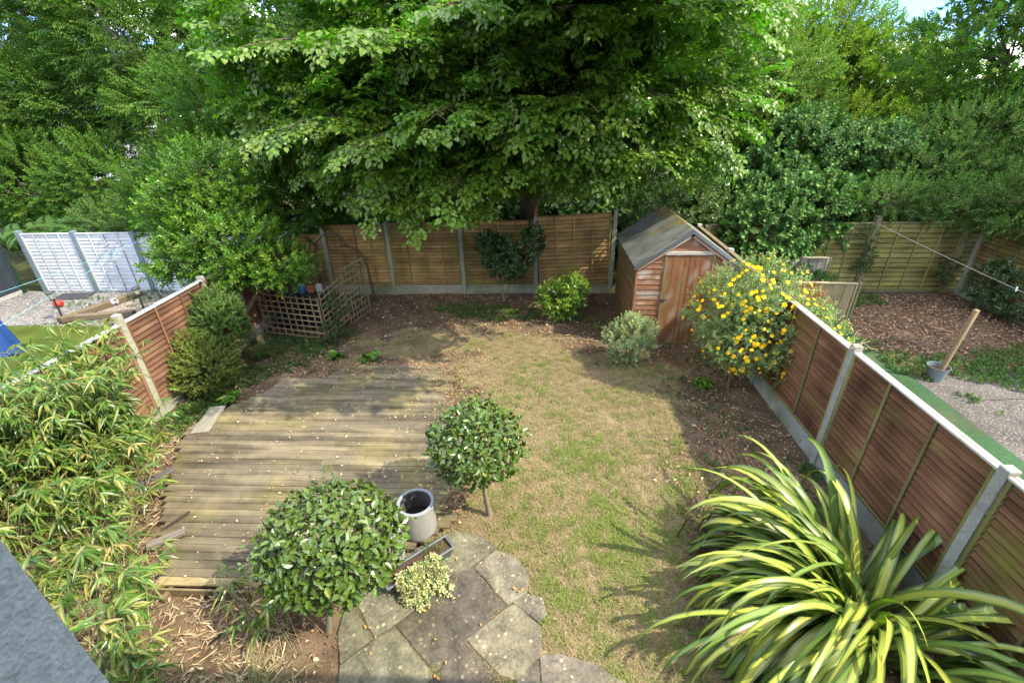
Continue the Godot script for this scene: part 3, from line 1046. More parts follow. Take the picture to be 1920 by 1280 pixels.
func patio() -> void:
	var root := thing("stone_patio", "round patio of grey sandstone slabs spotted with white lichen", "patio")
	# corners of the slabs on the ground, metres
	var slabs := [
		[[-0.76, -3.52], [-0.33, -3.09], [-0.94, -2.42], [-1.41, -2.83]],
		[[-0.72, -3.56], [-0.5, -3.78], [-0.62, -3.92], [-1.0, -4.0], [-1.72, -3.55], [-1.46, -3.2], [-1.2, -3.08]],
		[[-1.5, -3.2], [-1.78, -3.5], [-1.96, -3.12], [-1.6, -2.72], [-1.44, -2.86], [-1.24, -3.06]],
		[[-2.0, -3.05], [-1.64, -2.7], [-1.86, -2.47], [-1.99, -2.75]],
		[[-1.85, -2.43], [-1.6, -2.68], [-1.42, -2.79], [-0.97, -2.38], [-1.15, -2.1], [-1.75, -2.1]],
		[[-0.7, -3.52], [-0.48, -3.74], [-0.28, -3.68], [-0.08, -3.44], [-0.12, -3.22], [-0.3, -3.1]],
		[[-0.24, -3.12], [-0.1, -3.2], [0.06, -3.17], [0.09, -2.98], [0.02, -2.92]],
		[[-0.29, -3.06], [-0.23, -3.08], [0.04, -2.86], [0.04, -2.6], [-0.18, -2.38], [-0.34, -2.42], [-0.67, -2.71]],
		[[-0.7, -2.68], [-0.4, -2.4], [-0.55, -2.1], [-1.1, -2.1], [-0.92, -2.4]],
		[[-0.15, -2.38], [0.01, -2.55], [0.02, -2.1], [-0.35, -2.1]],
		[[0.05, -2.58], [0.22, -2.6], [0.52, -2.53], [0.85, -2.35], [0.85, -1.9], [0.06, -1.9]],
	]
	var tones := [Color(0.215, 0.2, 0.18), Color(0.33, 0.33, 0.26), Color(0.36, 0.36, 0.3), Color(0.34, 0.35, 0.27), Color(0.36, 0.365, 0.3), Color(0.39, 0.37, 0.31), Color(0.33, 0.32, 0.27), Color(0.39, 0.37, 0.29), Color(0.235, 0.215, 0.195), Color(0.34, 0.33, 0.27), Color(0.4, 0.37, 0.32)]
	for i in slabs.size():
		var poly := PackedVector2Array()
		for q in slabs[i]:
			poly.append(Vector2(q[0], q[1]))
		PATIO.append(poly)
		# rough up the edges, then shrink for the joint
		var rough := PackedVector2Array()
		for k in poly.size():
			var a := poly[k]
			var b := poly[(k + 1) % poly.size()]
			var n := maxi(1, int(a.distance_to(b) / 0.1))
			for s in n:
				var p := a.lerp(b, float(s) / n)
				rough.append(p + Vector2(fine.get_noise_2d(p.x * 900, p.y * 900), fine.get_noise_2d(p.x * 900 + 50, p.y * 900)) * 0.01)
		if Geometry2D.is_polygon_clockwise(rough):
			rough.reverse()
		var inset := Geometry2D.offset_polygon(rough, 0.013, Geometry2D.JOIN_MITER)
		var top := Geometry2D.offset_polygon(rough, 0.006, Geometry2D.JOIN_MITER)
		if inset.is_empty() or top.is_empty():
			continue
		var m := MB.new()
		m.stain = func(p: Vector3, col: Color) -> Color:
			return col * Color(1.0, 0.95, 0.84) * (1.22 + 0.8 * wob.get_noise_2d(p.x * 160 + i * 100, p.z * 160)) + Color(0.05, 0.045, -0.02) * wob.get_noise_2d(p.x * 90, p.z * 90 + 60)
		var y := 0.028 + rf(-0.004, 0.004)
		var us := 0.62
		var off := Vector2(i * 0.37, i * 0.61)
		var tp: PackedVector2Array = top[0]
		var ix := Geometry2D.triangulate_polygon(tp)
		for k in range(0, ix.size(), 3):
			var v := []
			var t := []
			for s in 3:
				var p := tp[ix[k + s]]
				v.append(Vector3(p.x, y, p.y))
				t.append(p * us + off)
			m.tri(v[0], v[1], v[2], tones[i], Vector3.UP, t[0], t[1], t[2])
		var mid := Vector2.ZERO
		for p in tp:
			mid += p / tp.size()
		for k in tp.size():
			var p := tp[k]
			var p2 := tp[(k + 1) % tp.size()]
			var d := (p2 - p).normalized().orthogonal() * 0.008
			if (p + d - mid).length() < (p - mid).length():
				d = -d
			var hint := Vector3(d.x, 0.005, d.y)
			m.quad(Vector3(p.x, y, p.y), Vector3(p2.x, y, p2.y), Vector3(p2.x + d.x, y - 0.006, p2.y + d.y), Vector3(p.x + d.x, y - 0.006, p.y + d.y), tones[i] * 0.9, hint, [p * us + off, p2 * us + off, p2 * us + off, p * us + off])
			m.quad(Vector3(p.x + d.x, y - 0.006, p.y + d.y), Vector3(p2.x + d.x, y - 0.006, p2.y + d.y), Vector3(p2.x + d.x, y - 0.06, p2.y + d.y), Vector3(p.x + d.x, y - 0.06, p.y + d.y), tones[i] * 0.8, hint, [p * us + off, p2 * us + off, p2 * us + off, p * us + off])
		part("paving_slab", m.mesh(M.stone), root)
	var bedding := MB.new()
	bedding.lathe([Vector2(0.9, 0.0), Vector2(0.001, 0.0)], 32, Color(0.17, 0.13, 0.08), Vector3(-1.0, 0.012, -2.9))
	var bm := part("bedding", bedding.mesh(M.soil), root)
	bm.position.y = 0.002


# ---------------------------------------------------------------- the shed
func shed() -> void:
	var root := thing("garden_shed", "small brown timber shed with peeling paint and grey felt roof", "shed", Vector3(2.95, 0, -9.0))
	var W := 0.96
	var eave := 1.76
	var ridge := 2.42
	var D := 2.2
	var red := Color(0.31, 0.15, 0.085)
	var slope := (ridge - eave) / W
	var peel := func(p: Vector3, col: Color) -> Color:
		var k := fine.get_noise_3d(p.x * 260, p.y * 900, p.z * 260) * 1.5 + wob.get_noise_2d(p.x * 120 + 70, p.y * 160) * 0.9
		k += 0.25 * clampf((p.y - 0.9), -0.6, 1.0)
		var e := col.lerp(Color(0.55, 0.5, 0.45), clampf((k - 0.3) * 2.0, 0, 0.8))
		return e.lerp(Color(0.17, 0.15, 0.05), clampf(0.5 - p.y * 0.8 + wob.get_noise_2d(p.x * 200, p.y * 100) * 0.5, 0, 0.6))
	# front cladding, board by board, cut to the gable
	var rows := 22
	var bh := ridge / rows
	for k in rows:
		var y0 := k * bh + 0.04
		var y1 := y0 + bh + 0.008
		var ym := y0 + bh * 0.6
		var half := W if ym < eave else maxf(0.0, W - (ym - eave) / slope - 0.01)
		if half < 0.06:
			continue
		var spans := [[-half, half]]
		if y1 < 1.98:
			spans = [[-half, minf(-0.41, half)], [minf(0.47, half), half]]
		for sp in spans:
			var m := MB.new()
			m.stain = peel
			m.uo = Vector2(rf(0, 1), rf(0, 1))
			m.us = 0.9
			var n := maxi(2, int((sp[1] - sp[0]) / 0.07))
			var tone := red * rf(0.85, 1.12)
			for i in n:
				var a: float = lerpf(sp[0], sp[1], float(i) / n)
				var b: float = lerpf(sp[0], sp[1], float(i + 1) / n)
				m.quad(Vector3(a, y0, 0.024), Vector3(b, y0, 0.024), Vector3(b, y1, 0.008), Vector3(a, y1, 0.008), tone, Vector3(0, 0, 1), [Vector2(a, y0), Vector2(b, y0), Vector2(b, y1), Vector2(a, y1)])
				m.quad(Vector3(a, y0, 0.024), Vector3(b, y0, 0.024), Vector3(b, y0, 0.006), Vector3(a, y0, 0.006), tone, Vector3(0, -1, 0))
			part("cladding_board", m.mesh(M.wood), root)
	# side cladding
	for sx in [-1.0, 1.0]:
		for k in 16:
			var m := MB.new()
			m.grain = 2
			m.uo = Vector2(rf(0, 1), rf(0, 1))
			m.stain = func(p: Vector3, col: Color) -> Color:
				return col.lerp(Color(0.12, 0.11, 0.035), clampf(0.35 + wob.get_noise_2d(p.z * 120, p.y * 120), 0, 0.8))
			var y0 := k * (eave - 0.03) / 16.0 + 0.03
			var y1 := y0 + (eave - 0.03) / 16.0 + 0.006
			var n := 6
			var tone := Color(0.22, 0.12, 0.06) * rf(0.8, 1.15)
			for i in n:
				var a := -D * i / n
				var b := -D * (i + 1) / n
				m.quad(Vector3(sx * (W + 0.02), y0, a), Vector3(sx * (W + 0.02), y0, b), Vector3(sx * (W + 0.004), y1, b), Vector3(sx * (W + 0.004), y1, a), tone, Vector3(sx, 0, 0), [Vector2(a, y0), Vector2(b, y0), Vector2(b, y1), Vector2(a, y1)])
				m.quad(Vector3(sx * (W + 0.02), y0, a), Vector3(sx * (W + 0.02), y0, b), Vector3(sx * W, y0, b), Vector3(sx * W, y0, a), tone, Vector3(0, -1, 0))
			part("cladding_board", m.mesh(M.wood), root)
		var cm := MB.new()
		cm.grain = 1
		cm.stain = peel
		cm.box(Vector3(sx * (W + 0.004), eave * 0.5, 0.016), Vector3(0.045, eave - 0.02, 0.045), red * 1.25, 0.004)
		part("corner_trim", cm.mesh(M.wood), root)
	var back := MB.new()
	back.box(Vector3(0, eave * 0.5, -D + 0.01), Vector3(2 * W - 0.02, eave, 0.03), Color(0.16, 0.09, 0.05))
	back.quad(Vector3(-W, eave, -D), Vector3(W, eave, -D), Vector3(0, ridge, -D), Vector3(0, ridge, -D), Color(0.16, 0.09, 0.05), Vector3(0, 0, -1))
	back.box(Vector3(0, eave * 0.5, -0.012), Vector3(2 * W - 0.03, eave, 0.012), Color(0.05, 0.035, 0.025))
	part("back_wall", back.mesh(M.wood), root)
	var floor_ := MB.new()
	floor_.box(Vector3(0, 0.035, -D * 0.5 + 0.03), Vector3(2 * W + 0.02, 0.06, D + 0.02), Color(0.24, 0.17, 0.1), 0.006)
	part("floor_bearer", floor_.mesh(M.wood), root)
	# door with its planks
	var dm := MB.new()
	dm.grain = 1
	dm.stain = peel
	for s in [-1.0, 1.0]:
		dm.box(Vector3(0.03 + s * 0.455, 1.0, 0.022), Vector3(0.05, 1.9, 0.04), Color(0.28, 0.2, 0.1), 0.004)
	var door := part("door", dm.mesh(M.wood), root)
	for k in 8:
		var m := MB.new()
		m.grain = 1
		m.us = 0.8
		m.uo = Vector2(rf(0, 1), rf(0, 1))
		var pst := func(p: Vector3, col: Color) -> Color:
			var g := clampf(fine.get_noise_2d(p.x * 900, p.y * 110) * 1.1 + wob.get_noise_2d(p.x * 260, p.y * 120 + k * 30.0) + 0.35 - p.y * 0.38, 0, 0.85)
			var w := clampf(fine.get_noise_2d(p.x * 600 + 40, p.y * 200) * 2.2 - 0.55, 0, 0.5)
			return col.lerp(Color(0.3, 0.23, 0.09), g).lerp(Color(0.5, 0.45, 0.38), w)
		m.stain = pst
		var tone := Color(0.28, 0.125, 0.06) * rf(0.8, 1.12)
		for s in 9:
			m.box(Vector3(0.03 + (k - 3.5) * 0.107, 0.07 + 1.87 * (s + 0.5) / 9.0, 0.026 + rf(0, 0.002)), Vector3(0.101, 1.87 / 9.0 + 0.0005, 0.018), tone, 0.0)
		part("plank", m.mesh(M.wood), door)
	var bolt := MB.new()
	bolt.box(Vector3(-0.41, 1.04, 0.048), Vector3(0.13, 0.035, 0.012), Color(0.03, 0.03, 0.03), 0.003)
	bolt.tube([Vector3(-0.48, 1.04, 0.06), Vector3(-0.33, 1.04, 0.06)], [0.009, 0.009], 8, Color(0.03, 0.03, 0.03))
	bolt.tube([Vector3(-0.37, 1.04, 0.06), Vector3(-0.37, 1.01, 0.085)], [0.006, 0.006], 6, Color(0.03, 0.03, 0.03))
	part("bolt", bolt.mesh(M.metal), door)
	var hd := MB.new()
	hd.stain = peel
	hd.box(Vector3(0.03, 2.0, 0.04), Vector3(0.98, 0.07, 0.03), Color(0.5, 0.44, 0.38), 0.005)
	part("door_header", hd.mesh(M.wood), root)
	# roof: felt in two sheets a side, with overlap, moss near the ridge, a fascia of felt over the gable
	var fst := func(p: Vector3, col: Color) -> Color:
		var near := clampf(1.0 - (ridge + 0.03 - p.y) / 0.2, 0, 1)
		var mo := clampf((wob.get_noise_2d(p.x * 300, p.z * 200) + near * 0.9 - 0.3) * 2.0, 0, 0.9) * (1.0 if p.z < -0.5 else 0.0)
		var streak := fine.get_noise_2d(p.z * 900, p.x * 100)
		return (col * (1.0 + 0.45 * streak + 0.5 * wob.get_noise_2d(p.x * 250, p.z * 250))).lerp(Color(0.3, 0.24, 0.05), mo)
	for sx in [-1.0, 1.0]:
		for q in [[0.09, -0.78, 0.004], [-0.76, -D - 0.09, 0.0]]:
			var m := MB.new()
			m.us = 1.4
			m.stain = fst
			var nz := 7
			var nx := 7
			for i in nx:
				for j in nz:
					var P := []
					var T := []
					for k in [[0, 0], [1, 0], [1, 1], [0, 1]]:
						var t := float(i + k[0]) / nx
						var z: float = lerpf(q[0], q[1], float(j + k[1]) / nz)
						var x := t * (W + 0.08)
						P.append(Vector3(sx * x, ridge + 0.035 - x * slope + q[2] * 2.0 + fine.get_noise_2d(x * 250, z * 250) * 0.006, z))
						T.append(Vector2(x, z))
					m.quad(P[0], P[1], P[2], P[3], Color(0.21, 0.215, 0.19), Vector3(0, 1, 0), T)
			var xe := W + 0.08
			var ye: float = ridge + 0.035 - xe * slope + q[2] * 2.0
			m.quad(Vector3(sx * xe, ye, q[0]), Vector3(sx * xe, ye, q[1]), Vector3(sx * xe, ye - 0.05, q[1]), Vector3(sx * xe, ye - 0.05, q[0]), Color(0.13, 0.15, 0.15), Vector3(sx, 0, 0))
			if q[0] > 0.0:
				m.quad(Vector3(0, ridge + 0.043, q[0]), Vector3(sx * xe, ye, q[0]), Vector3(sx * xe, ye - 0.075, q[0] + 0.004), Vector3(0, ridge - 0.03, q[0] + 0.004), Color(0.17, 0.2, 0.21), Vector3(0, 0, 1))
			part("roof_felt", m.mesh(M.felt), root)
		var rb := MB.new()
		var tilt := Basis(Vector3(0, 0, 1), -sx * atan(slope))
		rb.box(Vector3(sx * (W + 0.06) * 0.5, ridge - 0.002 - (W + 0.06) * 0.5 * slope, -D * 0.5), Vector3(Vector2(W + 0.06, (W + 0.06) * slope).length() - 0.02, 0.03, D + 0.14), Color(0.2, 0.12, 0.07), 0.003, tilt)
		part("roof_deck", rb.mesh(M.wood), root)
		var bb := MB.new()
		bb.stain = peel
		bb.box(Vector3(sx * (W * 0.5 + 0.02), ridge - 0.075 - (W * 0.5 + 0.02) * slope, 0.055), Vector3(Vector2(W, W * slope).length() - 0.02, 0.055, 0.02), red * 1.2, 0.003, tilt)
		part("bargeboard", bb.mesh(M.wood), root)


# ---------------------------------------------------------------- things on the ground
func pot(label: String, at: Vector3, r: float, h: float) -> void:
	var root := thing("plant_pot", label, "pot", at, 0.0, "pale glazed pots on the deck")
	var m := MB.new()
	var w := Color(0.31, 0.31, 0.3)
	m.lathe([Vector2(0.001, 0.0), Vector2(r * 0.88, 0.0), Vector2(r * 0.93, 0.015), Vector2(r * 0.96, 0.05), Vector2(r * 0.985, h * 0.4), Vector2(r, h - 0.03), Vector2(r * 1.005, h - 0.008), Vector2(r * 0.985, h)], 40, w)
	part("body", m.mesh(M.glazed), root)
	var k := MB.new()
	k.lathe([Vector2(r * 0.985, h), Vector2(r * 0.95, h + 0.004), Vector2(r * 0.84, h + 0.002), Vector2(r * 0.82, h - 0.012)], 40, Color(0.27, 0.3, 0.32))
	part("rim", k.mesh(M.glazed), root)
	var i := MB.new()
	i.lathe([Vector2(r * 0.82, h - 0.012), Vector2(r * 0.78, 0.1)], 40, Color(0.13, 0.12, 0.11))
	part("inside", i.mesh(M.concrete), root)
	var s := MB.new()
	s.lathe([Vector2(r * 0.8, h * 0.45), Vector2(0.001, h * 0.47)], 24, Color(0.03, 0.025, 0.02))
	part("compost", s.mesh(M.soil), root)


func trough() -> void:
	var a := Vector3(-1.62, 0, -3.2)
	var b := Vector3(-1.03, 0, -3.72)
	var d := (b - a).normalized()
	var root := thing("planter_trough", "dark grey plastic trough of soil at the patio edge", "planter", (a + b) * 0.5 + Vector3(0, 0.028, 0), -atan2(d.z, d.x))
	var L := 0.4
	var W := 0.095
	var H := 0.15
	var g := Color(0.075, 0.085, 0.095)
	var m := MB.new()
	m.box(Vector3(0, 0.01, 0), Vector3(2 * L - 0.06, 0.02, 2 * W - 0.04), g)
	for s in [-1.0, 1.0]:
		m.quad(Vector3(-L + 0.03, 0.0, s * (W - 0.02)), Vector3(L - 0.03, 0.0, s * (W - 0.02)), Vector3(L, H, s * W), Vector3(-L, H, s * W), g, Vector3(0, 0, s))
		m.quad(Vector3(s * (L - 0.03), 0.0, -W + 0.02), Vector3(s * (L - 0.03), 0.0, W - 0.02), Vector3(s * L, H, W), Vector3(s * L, H, -W), g, Vector3(s, 0, 0))
	part("box", m.mesh(M.plastic), root)
	var r := MB.new()
	for s in [-1.0, 1.0]:
		r.box(Vector3(0, H, s * (W + 0.005)), Vector3(2 * L + 0.05, 0.02, 0.03), g * 1.3, 0.006)
		r.box(Vector3(s * (L + 0.008), H + 0.001, 0), Vector3(0.03, 0.019, 2 * W - 0.02), g * 1.3, 0.006)
	part("rim", r.mesh(M.plastic), root)
	var e := MB.new()
	e.box(Vector3(0, H - 0.045, 0), Vector3(2 * L - 0.01, 0.03, 2 * W - 0.01), Color(0.12, 0.085, 0.06))
	part("soil", e.mesh(M.soil), root)
	# the variegated ivy that spills over its front
	var iv := thing("variegated_ivy", "cream variegated ivy spilling from the grey trough over the paving", "ivy", root.position)
	var mm := []
	for k in 3:
		mm.append(sprig(0.07, 6, 0.036, 0.03, Color(0.62, 0.6, 0.3), Color(0.7, 0.68, 0.42), Color(0.35, 0.4, 0.1), M.soft, 1.1))
	var xs := []
	var cols := []
	var st := MB.new()
	for k in 46:
		var u := rf(-0.26, 0.2)
		var p := Vector3(d.x * u, H + rf(0, 0.03), d.z * u)
		var dir := Vector3(d.z * -1, 0, d.x).normalized()
		dir = (dir + Vector3(rf(-0.5, 0.35), rf(0.1, 0.6), rf(-0.2, 0.3))).normalized()
		var pts := [p]
		var n := 4 + R.randi() % 8
		for i in n:
			p += dir * 0.055
			dir = (dir + Vector3(rf(-0.2, 0.2), -0.33, rf(-0.2, 0.2))).normalized()
			if p.y < 0.015:
				p.y = 0.015 + rf(0, 0.02)
				dir.y = rf(0, 0.15)
			pts.append(p)
			xs.append(aim(p, dir + Vector3(rf(-0.6, 0.6), 0.4, rf(-0.6, 0.6)), Vector3(0, 1, 0.4).normalized(), rf(0.7, 1.15)))
			cols.append(shade(rf(0.75, 1.15)) if R.randf() < 0.78 else Color(0.3, 0.5, 0.35))
		var rad := []
		for i in pts.size():
			rad.append(0.003)
		st.tube(pts, rad, 4, Color(0.25, 0.2, 0.1), false)
	part("stems", st.mesh(M.bark), iv)
	scatter_mix("foliage", mm, xs, cols, iv)
	var gr := thing("grass_tuft", "few green grass blades sprouting from the trough's far end", "grass tuft", root.position + d * 0.22 + Vector3(0, H - 0.03, 0))
	var gm := MB.new()
	for k in 22:
		var q := Vector3(rf(-0.12, 0.12), 0, rf(-0.05, 0.05))
		var o := Vector3(rf(-0.4, 0.4), 0, rf(-0.4, 0.4))
		var h := rf(0.08, 0.24)
		gm.blade([q, q + Vector3(0, h * 0.6, 0) + o * h * 0.3, q + Vector3(0, h, 0) + o * h], [0.003, 0.003, 0.0], Vector3(rf(-1, 1), 0.1, rf(-1, 1)).normalized(), Color(0.14, 0.22, 0.05))
	part("blades", gm.mesh(M.grass, false), gr)


func topiary(label: String, at: Vector3, ctr: Vector3, rad: Vector3, leaves: int) -> void:
	var root := thing("topiary_tree", label, "topiary", at, 0.0, "clipped lollipop trees beside the pots")
	var t := MB.new()
	t.us = 2.0
	t.tube([Vector3(0, -0.02, 0), ctr * 0.3, ctr * 0.62, ctr - Vector3(0, rad.y * 0.2, 0)], [0.036, 0.03, 0.028, 0.026], 9, Color(0.3, 0.27, 0.21))
	for k in 26:
		var d := Vector3(R.randfn(), R.randfn() * 0.7 + 0.2, R.randfn()).normalized()
		limb(t, ctr - Vector3(0, rad.y * 0.35, 0), ctr + d * rad * 0.86, 0.012, 0.003, 0.04, 5, Color(0.15, 0.11, 0.07))
	part("trunk", t.mesh(M.bark), root)
	var forms := []
	for k in 8:
		var mb := MB.new()
		var c := mixcol(Color(0.05, 0.098, 0.016), Color(0.095, 0.155, 0.024))
		if k == 7:
			c = Color(0.2, 0.23, 0.04)
		mb.leaf(Vector3.ZERO, Vector3(0, 0, 1), Vector3.UP, 0.082, 0.044, c, rf(-0.05, 0.25), rf(0.15, 0.4))
		forms.append(mb.mesh(M.gloss, false))
	var cam := Vector3(0, 4.75, 0) - at
	var all := []
	for i in leaves:
		var d := Vector3(R.randfn(), R.randfn(), R.randfn()).normalized()
		var k := 1.0 - 0.36 * pow(R.randf(), 1.8)
		k *= 1.0 + 0.09 * wob.get_noise_3dv(d * 130 + at * 50)
		if d.y < -0.35 and R.randf() < 0.5:
			continue
		var p := ctr + d * rad * k
		var n := (d / rad).normalized()
		var tang := n.cross(Vector3(rf(-1, 1), rf(-1, 1), rf(-1, 1))).normalized()
		var dir := (tang * 0.8 + n * rf(-0.1, 1.2) + Vector3(0, rf(-0.5, 0.15), 0)).normalized()
		all.append([k + 0.35 * n.dot((cam - p).normalized()), aim(p, dir, (n + Vector3(rf(-0.3, 0.3), rf(0, 0.5), rf(-0.3, 0.3))).normalized(), rf(0.55, 1.25))])
	for i in 34:
		# stray shoots that stand out of the clipped outline
		var d := Vector3(R.randfn(), R.randfn() * 0.7 + 0.3, R.randfn()).normalized()
		var p := ctr + d * rad * rf(0.9, 1.0)
		for q in 5:
			p += (d + Vector3(rf(-0.4, 0.4), rf(-0.2, 0.4), rf(-0.4, 0.4))) * 0.03
			all.append([0.9, aim(p, (d * 0.7 + Vector3(rf(-1, 1), rf(-0.4, 0.6), rf(-1, 1))).normalized(), (Vector3.UP + d).normalized(), rf(0.5, 0.95))])
	all.sort_custom(func(x, y): return x[0] > y[0])
	# the leaves that show largest are parts of their own, the rest is one part
	var near := mini(300, all.size())
	var xs := []
	var cols := []
	for i in all.size():
		if i < near:
			var f: int = R.randi() % 7 if R.randf() < 0.97 else 7
			var o := part("leaf", forms[f], root)
			o.transform = all[i][1]
		else:
			xs.append(all[i][1])
			cols.append(shade(rf(0.7, 1.3), rf(-0.1, 0.15)))
	scatter_mix("foliage", forms.slice(0, 5), xs, cols, root)


func phormium() -> void:
	var root := thing("phormium", "big clump of arching yellow and green striped strap leaves by the fence", "phormium", Vector3(3.15, 0, -2.95))
	R.seed = 77
	var n := 298
	for i in n:
		var mb := MB.new()
		var az := rf(0, TAU)
		if R.randf() < 0.62:
			az = PI + rf(-1.1, 1.1)   # most lean out towards the lawn
		var el := deg_to_rad(rf(34, 80))
		var out := Vector3(cos(az), 0, sin(az) * 0.9)
		var p := Vector3(cos(az), 0, sin(az)) * rf(0.02, 0.34) * Vector3(1.0, 0, 1.5) + Vector3(rf(-0.12, 0.12), 0, rf(-0.3, 0.3))
		var L := rf(1.25, 2.4)
		var wmax := rf(0.025, 0.046)
		var segs := 14
		var bend := rf(1.5, 3.5) * L / 1.8
		var y := mixcol(Color(0.44, 0.46, 0.075), Color(0.32, 0.4, 0.07)) if R.randf() < 0.68 else mixcol(Color(0.22, 0.31, 0.06), Color(0.12, 0.2, 0.04))
		if R.randf() < 0.02:
			y = Color(0.36, 0.25, 0.12)
		var g := mixcol(Color(0.06, 0.13, 0.025), Color(0.1, 0.18, 0.035))
		var side := out.cross(Vector3.UP).normalized()
		side = (side + out * rf(-0.25, 0.25)).normalized()
		var tw := rf(-0.9, 0.9)
		var prev := []
		var pn := []
		for s in segs + 1:
			var t := float(s) / segs
			var e := maxf(el - bend * pow(t, 2.1), -1.35)
			var dir := (out * cos(e) + Vector3(0, sin(e), 0)).normalized()
			if s > 0:
				p += dir * L / segs
			if p.y < 0.03:
				p.y = 0.03
			var w := wmax * (0.55 + 0.6 * smoothstep(0, 0.3, t)) * (1.0 - pow(t, 4.0))
			var sd := side.rotated(dir, tw * t)
			var nn := sd.cross(dir).normalized()
			var fold := lerpf(0.55, 0.12, t)
			var row := []
			var nor := [(nn + sd * fold).normalized(), (nn + sd * fold * 0.8).normalized(), nn, (nn - sd * fold * 0.8).normalized(), (nn - sd * fold).normalized()]
			for q in [-1.0, -0.62, 0.0, 0.62, 1.0]:
				row.append(p + sd * q * w + nn * absf(q) * w * fold)
			if s > 0:
				for q in 4:
					var c := g if q == 0 or q == 3 else y
					if q == 0 or q == 3:
						c = c.lerp(y, 0.15)
					c = c * (0.9 + 0.25 * sin(i * 1.7 + q))
					if t < 0.25:
						c = c.lerp(Color(0.14, 0.2, 0.05), 0.6)
					if t > 0.93:
						c = c.lerp(Color(0.25, 0.15, 0.06), 0.6)
					mb.tris(prev[q], prev[q + 1], row[q + 1], pn[q], pn[q + 1], nor[q + 1], Vector2.ZERO, Vector2.ZERO, Vector2.ZERO, c)
					mb.tris(prev[q], row[q + 1], row[q], pn[q], nor[q + 1], nor[q], Vector2.ZERO, Vector2.ZERO, Vector2.ZERO, c)
			prev = row
			pn = nor
		part("leaf", mb.mesh(M.strap), root)


func hand(n: int, L: float, W: float, cols: Array, m: Material) -> ArrayMesh:
	var mb := MB.new()
	for i in n:
		var a := lerpf(-1.2, 1.2, (i + 0.5) / n) + rf(-0.2, 0.2)
		var d := Vector3(sin(a), rf(-0.15, 0.35), cos(a)).normalized()
		var l := L * rf(0.5, 1.25)
		var c: Color = cols[R.randi() % cols.size()]
		var c2 := c.lerp(Color(0.42, 0.4, 0.1), 0.6 if R.randf() < 0.3 else 0.0)
		var up := (Vector3.UP + Vector3(rf(-0.6, 0.6), 0, rf(-0.6, 0.6))).normalized()
		var p := Vector3.ZERO
		var bend := rf(0.25, 1.1)
		var ws := [0.15, 0.46, 0.5, 0.4, 0.2, 0.0]
		var prev := []
		for s in 6:
			var t := s / 5.0
			var dir := (d + Vector3(0, -bend * t * 1.4, 0)).normalized()
			if s > 0:
				p += dir * l / 5.0
			var sd := dir.cross(up).normalized()
			var nn := sd.cross(dir)
			var row := [p + sd * W * ws[s] + nn * W * ws[s] * 0.4, p, p - sd * W * ws[s] + nn * W * ws[s] * 0.4]
			if s > 0:
				mb.quad(prev[0], prev[1], row[1], row[0], c2 if t > 0.4 else c)
				mb.quad(prev[1], prev[2], row[2], row[1], c)
			prev = row
	return mb.mesh(m, false)


func bamboo(label: String, spots: Array, canes: int, h0: float, h1: float, hands: Array) -> void:
	var root := thing("bamboo", label, "bamboo", Vector3(spots[0][0], 0, spots[0][1]))
	var mb := MB.new()
	var dry := MB.new()
	var xs := []
	var cols := []
	for i in canes:
		var q: Array = spots[R.randi() % spots.size()]
		var a := rf(0, TAU)
		var base := Vector3(q[0] - spots[0][0] + cos(a) * q[2] * sqrt(R.randf()), 0.0, q[1] - spots[0][1] + sin(a) * q[2] * sqrt(R.randf()))
		var h: float = rf(h0, h1) * q[3]
		var lean: Vector3 = Vector3(rf(-0.5, 0.75), 0, rf(-0.5, 0.4)) * h * 0.55
		var pts := []
		var rad := []
		for s in 7:
			var t := s / 6.0
			pts.append(base + Vector3(0, h * (t - 0.18 * t * t * t), 0) + lean * pow(t, 1.7))
			rad.append(lerpf(0.006, 0.0015, t))
		mb.tube(pts, rad, 5, mixcol(Color(0.36, 0.3, 0.13), Color(0.22, 0.24, 0.07)), false)
		var n := int(h * 5.6)
		for k in n:
			var t := lerpf(0.3, 1.0, pow(R.randf(), 0.7)) if k > 0 else 1.0
			var u := t * 6.0
			var s0 := mini(int(u), 5)
			var p: Vector3 = pts[s0].lerp(pts[s0 + 1], u - s0)
			var az := rf(0, TAU)
			var br := Vector3(cos(az), rf(0.1, 0.7), sin(az)) * rf(0.05, 0.22)
			mb.tube([p, p + br], [0.002, 0.001], 3, Color(0.3, 0.28, 0.1), false)
			xs.append(aim(p + br, br + Vector3(rf(-0.1, 0.2), rf(-0.22, 0.0), rf(-0.15, 0.15)), Vector3.UP, rf(0.7, 1.25)))
			cols.append(shade(rf(0.6, 1.3), rf(-0.1, 0.2)) if R.randf() < 0.95 else Color(2.2, 1.3, 2.2))
	for i in canes * 8:
		var q: Array = spots[R.randi() % spots.size()]
		var a := rf(0, TAU)
		var base := Vector3(q[0] - spots[0][0] + cos(a) * q[2] * R.randf(), rf(0.0, h0 * 0.35), q[1] - spots[0][1] + sin(a) * q[2] * R.randf())
		var d := Vector3(rf(-1, 1), rf(-0.1, 0.9), rf(-1, 1)).normalized() * rf(0.25, 0.8)
		dry.tube([base, base + d * 0.5 + Vector3(0, 0.03, 0), base + d], [0.0035, 0.003, 0.001], 3, mixcol(Color(0.5, 0.43, 0.27), Color(0.3, 0.22, 0.12)), false)
	part("canes", mb.mesh(M.plain), root)
	part("dead_stems", dry.mesh(M.plain), root)
	scatter_mix("foliage", hands, xs, cols, root)


